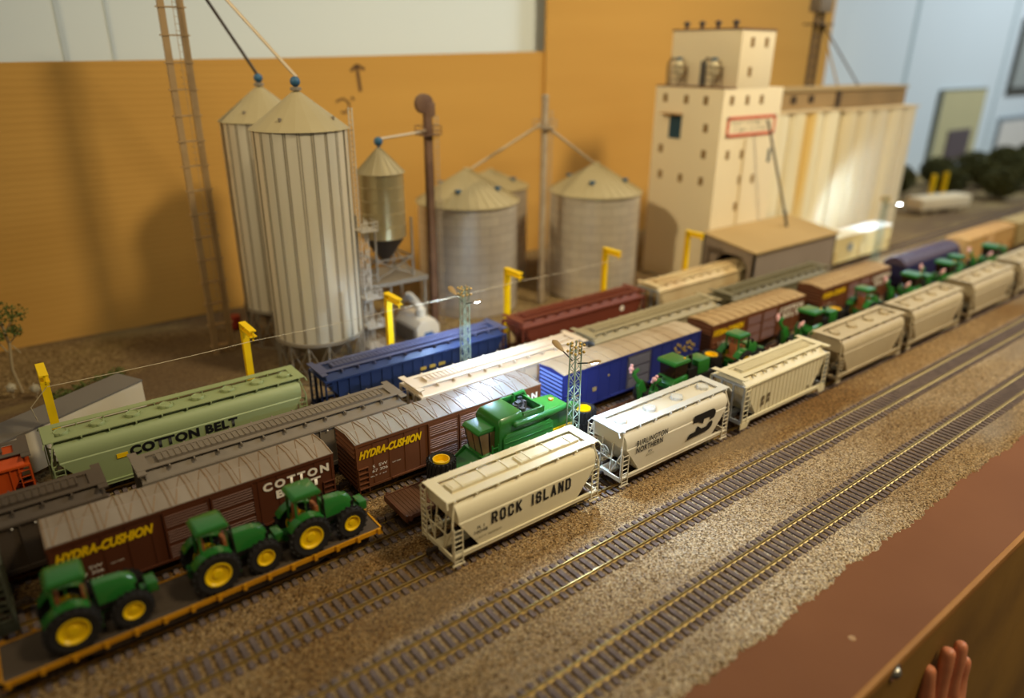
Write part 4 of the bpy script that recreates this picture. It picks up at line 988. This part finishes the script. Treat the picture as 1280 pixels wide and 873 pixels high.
# the two dust collectors on the lower roof
for yy in (8.9, 3.0):
    m = M().lathe([(.15, 27.6), (.6, 28.7), (.6, 29.8), (.3, 30.3)], (1.2, yy, 0), 16); m.build('dust_collector', mat('collector_pale', 'c8bc9c', .6), t, smooth=30)
    m = M()
    for a, b in ((.4, -.8), (2.0, -.8), (.4, .8), (2.0, .8)): m.bar((a, yy+b, 26.9), (a, yy+b, 29.6), .06)
    for z in (27.8, 28.7, 29.5):
        for b in (-.8, .8): m.bar((.4, yy+b, z), (2.0, yy+b, z), .06)
        for a in (.4, 2.0): m.bar((a, yy-.8, z), (a, yy+.8, z), .06)
    m.path([(1.2, yy, 30.0), (1.2, yy+1.2, 30.6), (1.2, yy+1.9, 29.8), (1.2, yy+1.9, 27)], .14, 6)
    m.build('collector_frame', mat('frame_brown', '6a5a48', .6), t)
    M().lathe([(.42, 30.3), (.42, 30.65)], (1.2, yy, 0), 12).build('collector_cap', ball_b, t)
for i, yy in enumerate((9.6, 7.0, 4.4, 1.6)): M().lathe([(.25, 34.2), (.25, 34.7), (.45, 34.75), (.45, 35.0), (.1, 35.2)], (3.0, yy, 0), 12).build('roof_vent', mat('vent_dark', '3c3438', .6), t)
m = M()
X0, X1, Z0, Z1 = 1.25, 12.15, 20.75, 23.35
m.box(X0, X1, -.14, -.04, Z0, Z0+.38).box(X0, X1, -.14, -.04, Z1-.38, Z1).box(X0, X0+.38, -.14, -.04, Z0, Z1).box(X1-.38, X1, -.14, -.04, Z0, Z1)
M().box(X0+.1, X1-.1, -.08, .0, Z0+.1, Z1-.1).build('sign_board', mat('sign_cream', 'ecdcba', .6), t)
m.build('sign_frame', mat('sign_red', 'cf5a40', .6), t)
fs = mat('sign_lettering_faded', 'a89c80', .7)
m = M()   # two rows of faded, unreadable strokes
for row, (a, b) in enumerate(((X0+1.1, X1-1.2), (X0+1.8, X1-2.0))):
    x = a
    while x < b:
        z = Z0+(1.48 if row == 0 else .62); m.box(x, x+.12, -.1, -.07, z, z+.55)
        if random.random() < .7: m.box(x, x+.4, -.1, -.07, z+random.choice((0, .25, .43)), z+random.choice((0, .25, .43))+.12)
        x += .62 if random.random() > .15 else 1.0
m.build('faded_lettering', fs, t)
m = M().box(5.6, 5.9, -.12, .0, 0, 20.4); m.build('downspout', mat('downspout_cream', 'cdb88e', .6), t)

t = empty('silo_block', (94.0, 41.5, -.35), 'long cream concrete silo block joined to the right side of the elevator', 'silo block')
def yst(name, c1, c2, c3):
    m_ = bpy.data.materials.new(name); m_.use_nodes = True; N = m_.node_tree.nodes; L = m_.node_tree.links; b = N['Principled BSDF']; b.inputs['Roughness'].default_value = .75
    tc = N.new('ShaderNodeTexCoord'); mp = N.new('ShaderNodeMapping'); mp.inputs['Scale'].default_value = (1, 1, .08); L.new(tc.outputs['Object'], mp.inputs[0])
    n = N.new('ShaderNodeTexNoise'); n.inputs['Scale'].default_value = 16; n.inputs['Detail'].default_value = 2; L.new(mp.outputs[0], n.inputs['Vector'])
    r = N.new('ShaderNodeValToRGB'); e = r.color_ramp.elements; e[0].position = .38; e[0].color = hexc(c1); e[1].position = .58; e[1].color = hexc(c2); q = e.new(.72); q.color = hexc(c3)
    L.new(n.outputs[0], r.inputs[0]); L.new(r.outputs[0], b.inputs['Base Color']); return m_
conc1 = yst('stained_cream_concrete', 'e8dcbc', 'e0d2ac', 'd8b468'); conc2 = yst('stained_grey_concrete', 'c8ba9c', 'd4c298', 'd0b070')
def scallop(x0, x1, n_, rad, y0, ztop, mt, name):
    pts = []
    wd = (x1-x0)/n_
    for i in range(n_):
        c = x0+wd*(i+.5)
        for k in range(9):
            a = math.pi+math.pi*k/8; pts.append((c+wd/2*math.cos(a), y0+rad*math.sin(a)))
    pts += [(x1, 11), (x0, 11)]
    return M().prism(pts, 'z', 0, ztop).build(name, mt, t, smooth=50)
scallop(.05, 18.7, 4, .55, .0, 23.1, conc1, 'silo_cluster'); scallop(19.2, 44.6, 5, .55, .0, 22.8, conc2, 'silo_cluster')
M().box(.05, 18.8, -.62, 11, 23.1, 23.3).box(19.1, 44.8, -.62, 11, 22.8, 23.0).build('slab_edge', mat('slab_tan', 'cdb488', .7), t)
gal = mat('gallery_brown', 'a08458', .7, 0, (10, .4), 0, '7c6440')
M().box(.05, 21, 2.0, 8, 23.4, 26.2).build('gallery', gal, t); M().box(21.6, 44.0, 2.0, 8, 23.1, 25.8).build('gallery', mat('gallery_dark', '8a7048', .7, 0, (12, .5), 0, '5c4a30'), t)
M().box(.05, 44.3, 1.8, 8.2, 25.9, 26.3).build('gallery_roof', mat('gallery_roof_tan', 'a48c60', .7), t)
for x in (3.0, 7.8, 12.6): M().box(x, x+1.4, 1.9, 2.05, 24.2, 25.3).build('window', mat('window_dark_gap_shade', '3a2a18', .6), t)
M().box(20.4, 21.9, 1.9, 2.1, 23.4, 25.9).build('gallery_gap_shade', mat('window_dark_gap_shade', '3a2a18', .6), t)  # solid dark panel painting the shade in the gap between the galleries

# far leg tower on the silo block
t = empty('elevator_leg', (117, 50, 25.0), 'dark lattice elevator leg standing on the far silo block, cut by the top edge', 'elevator leg')
m = M(); dk = mat('leg_dark_brown', '4e4034', .6)
for a in (-.9, .9): m.box(a-.22, a+.22, -.25, .25, 0, 13.5)
for i in range(9): z = .6+i*1.5; m.bar((-.9, 0, z), (.9, 0, z+1.2), .08); m.box(-1.1, 1.1, -.3, .3, z, z+.1)
m.build('trunk', dk, t); M().box(-1.7, 1.7, -1, 1, 12.2, 14.6).build('leg_head', mat('leg_head_grey', '6e6458', .6), t, bevel=.1); M().box(-2.4, 2.4, -1.4, 1.4, 10.3, 10.5).build('platform', dk, t)
spout((118.2, 50, 35.6), (127.5, 47, 25.9), .14, 'thin dark pipe slanting from the far leg down to the silo block roof', dk)
spout((118.0, 50, 35.6), (120.8, 47, 25.9), .14, 'thin tan pipe from the far leg to the silo block roof', mat('spout_tan', 'a0844c', .5))
tag(M().bar((94.0, 36.2, 7.4), (88.5, 38.2, 22.5), .16, 8).bar((93.9, 36.25, 7.4), (93.1, 36.5, 10), .22, 8).box(93.7, 94.3, 35.9, 36.5, 7.25, 7.5).build('mast_pole', mat('mast_dark', '54504c', .5)), 'thin dark pole leaning from the shed roof up across the red-framed sign', 'pole')

# grey loading shed
t = empty('loading_shed', (79.6, 31.5, -.35), 'grey loading shed straddling the rear track in front of the elevator', 'shed')
sh = mat('shed_grey', '8c7c6c', .7, 0, (14, .3), .1, '6c5e50'); shr = mat('shed_roof_tan', 'a88c5c', .7, 0, (10, .4), .1, '8c703c')
yc = 3.5; ow = 2.5; oh = 6.3
pe = [(0.0, 0), (yc-ow, 0), (yc-ow, oh-1.2), (yc-ow+.9, oh-.2), (yc-.8, oh), (yc+.8, oh), (yc+ow-.9, oh-.2), (yc+ow, oh-1.2), (yc+ow, 0), (8.4, 0), (8.4, 8.25), (0, 7.1)]
for xx in (0, 19.6):
    m = M(); m.prism([(0, 0), (yc-ow, 0), (yc-ow, oh-1.2), (yc-ow, 7.3), (0, 7.1)], 'x', xx, xx+.3)
    m.prism([(yc+ow, 0), (8.4, 0), (8.4, 8.25), (yc+ow, 7.8)], 'x', xx, xx+.3)
    m.prism([(yc-ow, oh-1.2), (yc-ow+.9, oh-.2), (yc-.8, oh), (yc+.8, oh), (yc+.8, 7.65), (yc-ow, 7.3)], 'x', xx, xx+.3)
    m.prism([(yc+.8, oh), (yc+ow-.9, oh-.2), (yc+ow, oh-1.2), (yc+ow, 7.8), (yc+.8, 7.65)], 'x', xx, xx+.3)
    m.build('end_wall', sh, t)
M().box(0, 19.9, 0, .3, 0, 7.1).build('side_wall', sh, t); M().box(0, 19.9, 8.1, 8.4, 0, 8.2).build('side_wall', sh, t)
m = M().add([(-.3, -.3, 7.05), (20.2, -.3, 7.05), (20.2, 8.45, 8.25), (-.3, 8.45, 8.25), (-.3, -.3, 7.25), (20.2, -.3, 7.25), (20.2, 8.45, 8.45), (-.3, 8.45, 8.45)], [(0,1,2,3),(4,7,6,5),(0,4,5,1),(1,5,6,2),(2,6,7,3),(3,7,4,0)])
m.build('shed_roof', shr, t)

# ------------------------------------------------------------------ cardboard backdrop
def cardboard(name):
    m_ = bpy.data.materials.new(name); m_.use_nodes = True; N = m_.node_tree.nodes; L = m_.node_tree.links; b = N['Principled BSDF']; b.inputs['Roughness'].default_value = .8; b.inputs['Specular IOR Level'].default_value = .15
    tc = N.new('ShaderNodeTexCoord'); n = N.new('ShaderNodeTexNoise'); n.inputs['Scale'].default_value = 6; mp = N.new('ShaderNodeMapping'); mp.inputs['Scale'].default_value = (.25, 1, 3)
    L.new(tc.outputs['Object'], mp.inputs[0]); L.new(mp.outputs[0], n.inputs['Vector'])
    mx = N.new('ShaderNodeMix'); mx.data_type = 'RGBA'; mx.inputs[6].default_value = hexc('c4984e'); mx.inputs[7].default_value = hexc('b08440'); L.new(n.outputs[0], mx.inputs[0]); L.new(mx.outputs[2], b.inputs['Base Color'])
    wv = N.new('ShaderNodeTexWave'); wv.bands_direction = 'Z'; wv.inputs['Scale'].default_value = 45; wv.inputs['Distortion'].default_value = .8; L.new(tc.outputs['Object'], wv.inputs['Vector'])
    n3 = N.new('ShaderNodeTexNoise'); n3.inputs['Scale'].default_value = 9; mp3 = N.new('ShaderNodeMapping'); mp3.inputs['Scale'].default_value = (.15, 1, 2); L.new(tc.outputs['Object'], mp3.inputs[0]); L.new(mp3.outputs[0], n3.inputs['Vector'])
    ad = N.new('ShaderNodeMath'); ad.operation = 'MULTIPLY_ADD'; ad.inputs[1].default_value = 6; L.new(n3.outputs[0], ad.inputs[0]); L.new(wv.outputs[0], ad.inputs[2])
    bp = N.new('ShaderNodeBump'); bp.inputs['Strength'].default_value = .14; bp.inputs['Distance'].default_value = .0007; L.new(ad.outputs[0], bp.inputs['Height']); L.new(bp.outputs[0], b.inputs['Normal'])
    return m_
card = cardboard('corrugated_cardboard')
t = empty('cardboard_sheet', (0, 71, -.4), 'left corrugated cardboard sheet behind the silos with a hand-drawn arrow', 'cardboard backdrop')
M().add([(-60, 0, 0), (76.8, 0, 0), (76.8, 0, 31.4), (35, 0, 30.3), (-60, 0, 28.6), (-60, .4, 0), (76.8, .4, 0), (76.8, .4, 31.4), (35, .4, 30.3), (-60, .4, 28.6)], [(0,1,2,3,4),(5,9,8,7,6),(0,5,6,1),(1,6,7,2),(2,7,8,3),(3,8,9,4),(4,9,5,0)]).build('sheet', card, t)
mk = mat('marker_ink', '5c4020', .7)
m = M()
def mark(m, pts, w_=.35):
    for a, b in zip(pts, pts[1:]):
        A, B = Vector(a), Vector(b); d = (B-A).normalized(); n_ = Vector((-d.y, d.x))*w_/2
        m.add([(q.x, -.02, q.y) for q in (A+n_, B+n_, B-n_, A-n_)], [(0, 1, 2, 3)])
mark(m, [(44.8, 26.2), (44.5, 29.3)], .5); mark(m, [(43.6, 28.7), (44.5, 29.5), (45.6, 28.9)], .4)
mark(m, [(41.2, 25.0), (42.2, 25.4), (43.0, 24.9), (43.0, 24.1), (42.4, 23.6), (41.8, 23.7)], .28); mark(m, [(43.5, 25.2), (43.7, 25.5)], .5)
m.build('marker_arrow', mk, t)
t = empty('cardboard_sheet', (76.4, 70.6, -.4), 'tall right corrugated cardboard sheet behind the bins and elevator', 'cardboard backdrop')
M().box(0, 80.6, 0, .4, 0, 62).build('sheet', card, t)

# ------------------------------------------------------------------ far right corner of the room
t = empty('wall_panel', (222, 72.4, 3), 'pale yellow-green panel with dark square lower corner on the far wall', 'wall panel')
M().box(0, 29, -.6, .6, 0, 19).build('panel', mat('pale_olive_panel', 'bcb48a', .6), t); M().box(-.6, 0, -.7, .6, 0, 19.3).box(0, 29, -.7, .6, 19, 19.4).build('panel_frame', mat('panel_frame_grey', '6c7470', .6), t)
M().box(8, 23, -1.0, -.6, 0, 8.0).build('dark_cover', mat('dark_cover', '5c5254', .6), t)
t = empty('picture_frame', (268, 72.2, 1), 'grey-framed white board low at the right edge of the photo', 'framed board')
M().box(0, 34, 0, .8, 0, 12).build('frame', mat('frame_grey', '7c8890', .5), t); M().box(1.6, 32.4, -.1, 0, 1.4, 10.6).build('board', mat('board_white', 'd8d4cc', .5), t)
t = empty('picture_frame', (268, 72.2, 20), 'dark-framed picture high at the right edge of the photo', 'framed picture')
M().box(0, 34, 0, .8, 0, 22).build('frame', mat('frame_dark', '4a4c48', .5), t); M().box(2, 32, -.1, 0, 2, 20).build('board', mat('board_grey', '9aa09c', .5), t)

# white trailer far right with two yellow posts
t = empty('tank_trailer', (158, 46.5, -.35), 'low white trailer standing on legs far beyond the silo block', 'trailer', None, -14)
M().box(0, 15, -2, 2, 1.2, 3.6).build('trailer_body', mat('trailer_cream', 'd8c8a8', .6), t, bevel=.2)
for a in (1.5, 5, 10, 13.5):
    for b in (-1.6, 1.6): M().bar((a, b, 0), (a, b, 1.2), .18).build('trailer_leg', mat('leg_cream', 'b8a888', .6), t)
for x in (172.4, 178.5): tag(M().box(x-.4, x+.4, 49.1, 49.9, -.35, 6.4).build('marker_post', yellow), ['left of the two yellow posts behind the low white trailer', 'right of the two yellow posts behind the low white trailer'][x > 175], 'yellow post')

# ------------------------------------------------------------------ left yard: trailer, tree, bushes, barrel
t = empty('semi_trailer', (7.3, 46.2, -.35), 'white box trailer with grey roof parked at an angle behind the green hopper', 'model trailer', None, 208)
M().box(0, 12.5, 0, 3.0, 1.0, 4.35).build('trailer_body', mat('trailer_white', 'c8bca4', .6, 0, (20, .3)), t)
M().box(-.05, 12.6, -.05, 3.05, 4.35, 4.5).build('trailer_roof', mat('trailer_roof_grey', '6c655c', .6), t)
M().box(.3, 12, 1.2, 1.8, .7, 1.0).build('trailer_frame', dark, t)
for x in (1.3, 2.5, 11):
    for yy in (.2, 2.4): M().lathe([(.3, 0), (.5, .05), (.5, .35), (.3, .4)], (x, yy, .5), 16, 'y').build('wheel', tyre, t)

leafm = mat('leaf_green_dark', '4c5a28', .8, 0, (60, .8), 0, '6c7a38'); bark = mat('pale_bark', 'a89878', .8)
def leaves(m, c, r, n_, sz, flat=.8):
    for _ in range(n_):
        v = Vector((random.gauss(0, 1), random.gauss(0, 1), random.gauss(0, 1))).normalized()*r*random.random()**.4; v.z *= flat
        p = Vector(c)+v; a = Vector((random.gauss(0, 1), random.gauss(0, 1), random.gauss(0, 1))).normalized()*sz; b = a.cross(Vector((random.gauss(0, 1), random.gauss(0, 1), random.gauss(0, 1)))).normalized()*sz*.6
        m.add([p-a, p+b, p+a, p-b], [(0, 1, 2, 3)])
t = empty('small_tree', (.4, 58.1, -.35), 'spindly small tree with pale trunk at the left edge', 'tree')
m = M().path([(0, 0, 0), (-.3, .1, 2.5), (.0, .2, 5), (-.2, .1, 7.2)], .13, 6).path([(0, .2, 5), (1.2, .0, 6.4)], .07).path([(-.3, .1, 4.3), (-1.0, .3, 5.8)], .06).path([(-.2, .1, 6), (.8, .2, 7.5)], .06).path([(.2, .2, 4.8), (.7, 0, 4.0)], .05)
m.build('trunk', bark, t)
m = M(); 
for c, r in (((-.2, .1, 8.2), 1.5), ((.9, .1, 8.0), 1.2), ((-1.0, .2, 7.3), 1.0), ((.6, 0, 6.3), .8), ((-.7, .2, 6.0), .7)): leaves(m, c, r, 130, .16)
m.build('crown', leafm, t)
for i, (x, y) in enumerate(((-.4, 57.2), (1.4, 55.6))):
    t = empty('round_seedhead_bush', (x, y, -.35), ['white round-headed bush nearer the left edge', 'white round-headed bush just left of the first yellow post'][i], 'bush')
    M().bar((0, 0, 0), (0, 0, 1.0), .06).build('stem', bark, t); m = M().ball((0, 0, 1.1), .4, 10); leaves(m, (0, 0, 1.1), .55, 60, .1, 1); m.build('head', mat('seedhead_pale', 'b8b09a', .9), t)
for i, (x, y) in enumerate(((3.2, 54), (5.0, 54.8), (6.8, 55.4), (8.4, 56.4))):
    m = M(); leaves(m, (0, 0, .5), .95, 150, .15, .6)
    tag(m.build('low_bush', leafm, loc=(x, y, -.35)), 'low green bush in the short hedge row behind the white box trailer', 'bush', 'low bushes behind the box trailer')
t = empty('red_barrel', (22.5, 63.5, -.35), 'tiny red barrel at the foot of the tall twin leg', 'barrel')
M().lathe([(.7, 0), (.75, .1), (.75, 1.5), (.7, 1.6)], (0, 0, 0), 16).build('drum', mat('barrel_red', '8c2c1c', .5), t, smooth=30); M().lathe([(.76, .5), (.8, .53), (.76, .56)], (0, 0, 0), 16).build('hoop', mat('barrel_red', '8c2c1c', .5), t)
road = mat('yard_road', '5c4a3c', .85, 0, (20, .4))
hedge_m = mat('hedge_dark_green', '3c3e18', .85, 0, (40, .8), 0, '585624')
first = None
for i in range(16):
    x = 178+i*7.2+random.uniform(-.6, .6); y = 60-(i % 3)*8.6; r = random.uniform(4.6, 6.0)
    if first is None:
        tr_ = empty('scenery_tree', (x, y, -.35), None, 'tree', 'dark trees in the far thicket')
        m = M(); leaves(m, (0, 0, 4.0), 4.4, 2400, .4, .8); m.build('crown', hedge_m, tr_); M().bar((0, 0, 0), (0, 0, 3.5), .4, 8, .25).build('trunk', bark, tr_)
        first = tr_; tr_['label'] = 'dark green bushy tree in the far thicket below the wall panel'
    else: dup(first, (x, y, -.35), 'dark green bushy tree in the far thicket below the wall panel', 'dark trees in the far thicket', random.uniform(0, 360))

# ------------------------------------------------------------------ bolt, gravel crumbs, hand
t = empty('carriage_bolt', (35.0, -9.6, -1.15), 'shiny round-headed bolt in the plywood fascia', 'bolt')
M().lathe([(.55, 0), (.55, -.06), (.3, -.1)], (0, 0, 0), 20, 'y').build('washer', mat('bolt_steel', 'c0b8a8', .25, .9), t, smooth=40)
M().lathe([(.34, -.05), (.33, -.18), (.22, -.3), (.05, -.35)], (0, 0, 0), 16, 'y').build('bolt_head', mat('bolt_steel', 'c0b8a8', .25, .9), t, smooth=40)
tag(M().lathe([(.22, 0), (.2, .02), (.05, .03)], (34.9, -7.1, -.6), 14).build('paint_spot', mat('spot_tan', 'b08a60', .7)), 'small tan paint spot on the brown board near the bolt', 'paint spot')

skin = mat('skin', 'c9815c', .5, 0, (80, .3), .1, 'b0603f', spec=.4)
b = skin.node_tree.nodes['Principled BSDF']; b.inputs['Subsurface Weight'].default_value = .15; b.inputs['Subsurface Radius'].default_value = (.01, .004, .002); b.inputs['Subsurface Scale'].default_value = .3
def hand():
    """a left-over hand resting flat on the fascia: fingers up, palm against the wood"""
    me = bpy.data.meshes.new('hand'); V = []; E_ = []; RR = []
    def v(p, r): V.append((p[0]*S, p[1]*S, p[2]*S)); RR.append(r*S); return len(V)-1
    P0 = v((0, -2.2, -11.6), 2.8); 
    a = v((-.2, -2.4, -14), 2.5); w1 = v((-.3, -3.0, -17.5), 2.4); w2 = v((-.6, -5.5, -24), 3.0); E_ += [(P0, a), (a, w1), (w1, w2)]
    for (bx, pts) in ((-2.4, ((-2.6, -6.6, -1.3, .80), (-2.75, -4.9, -1.15, .78), (-2.7, -3.7, -1.0, .72))), (-.75, ((-.75, -6.0, -1.4, .82), (-.7, -3.6, -1.3, .80), (-.55, -1.55, -1.05, .74))), (.95, ((1.0, -6.1, -1.4, .80), (1.1, -3.5, -1.3, .76), (1.15, -1.0, -1.0, .68))), (2.3, ((2.5, -6.8, -1.2, .68), (2.65, -5.2, -1.1, .66), (2.7, -3.8, -.95, .6)))):
        k = v((bx, -1.6, -9.8), 1.12); E_.append((P0, k)); pr = k
        for x, z, y, r in pts: q = v((x, y, z), r*1.13); E_.append((pr, q)); pr = q
    th = v((-3.2, -2.2, -12.5), 1.25); t2 = v((-4.8, -1.8, -11.3), .95); t3 = v((-5.9, -1.3, -10.0), .85); E_ += [(P0, th), (th, t2), (t2, t3)]
    me.from_pydata(V, E_, [])
    o = bpy.data.objects.new('hand', me); COL.objects.link(o)
    sk = o.modifiers.new('skin', 'SKIN'); o.modifiers.new('sub', 'SUBSURF').render_levels = 2; o.modifiers['sub'].levels = 2
    for i, d in enumerate(me.skin_vertices[0].data): d.radius = (RR[i], RR[i]); d.use_root = (i == 0)
    sk.use_smooth_shade = True
    me.materials.append(skin)
    bpy.context.view_layer.update()
    m2 = bpy.data.meshes.new_from_object(o.evaluated_get(bpy.context.evaluated_depsgraph_get()))
    bpy.data.objects.remove(o); m2.name = 'hand'; m2.materials.clear(); m2.materials.append(skin); m2.shade_smooth()
    return m2
ho = bpy.data.objects.new('person_hand', hand()); COL.objects.link(ho); ho.location = Vector((42.1, -9.72, -2.2))*S; ho.scale = (.52,)*3; ho.rotation_euler = (0, 0, R(-22))
tag(ho, 'fingertips of a person\'s hand resting against the plywood fascia at the bottom right', 'person')
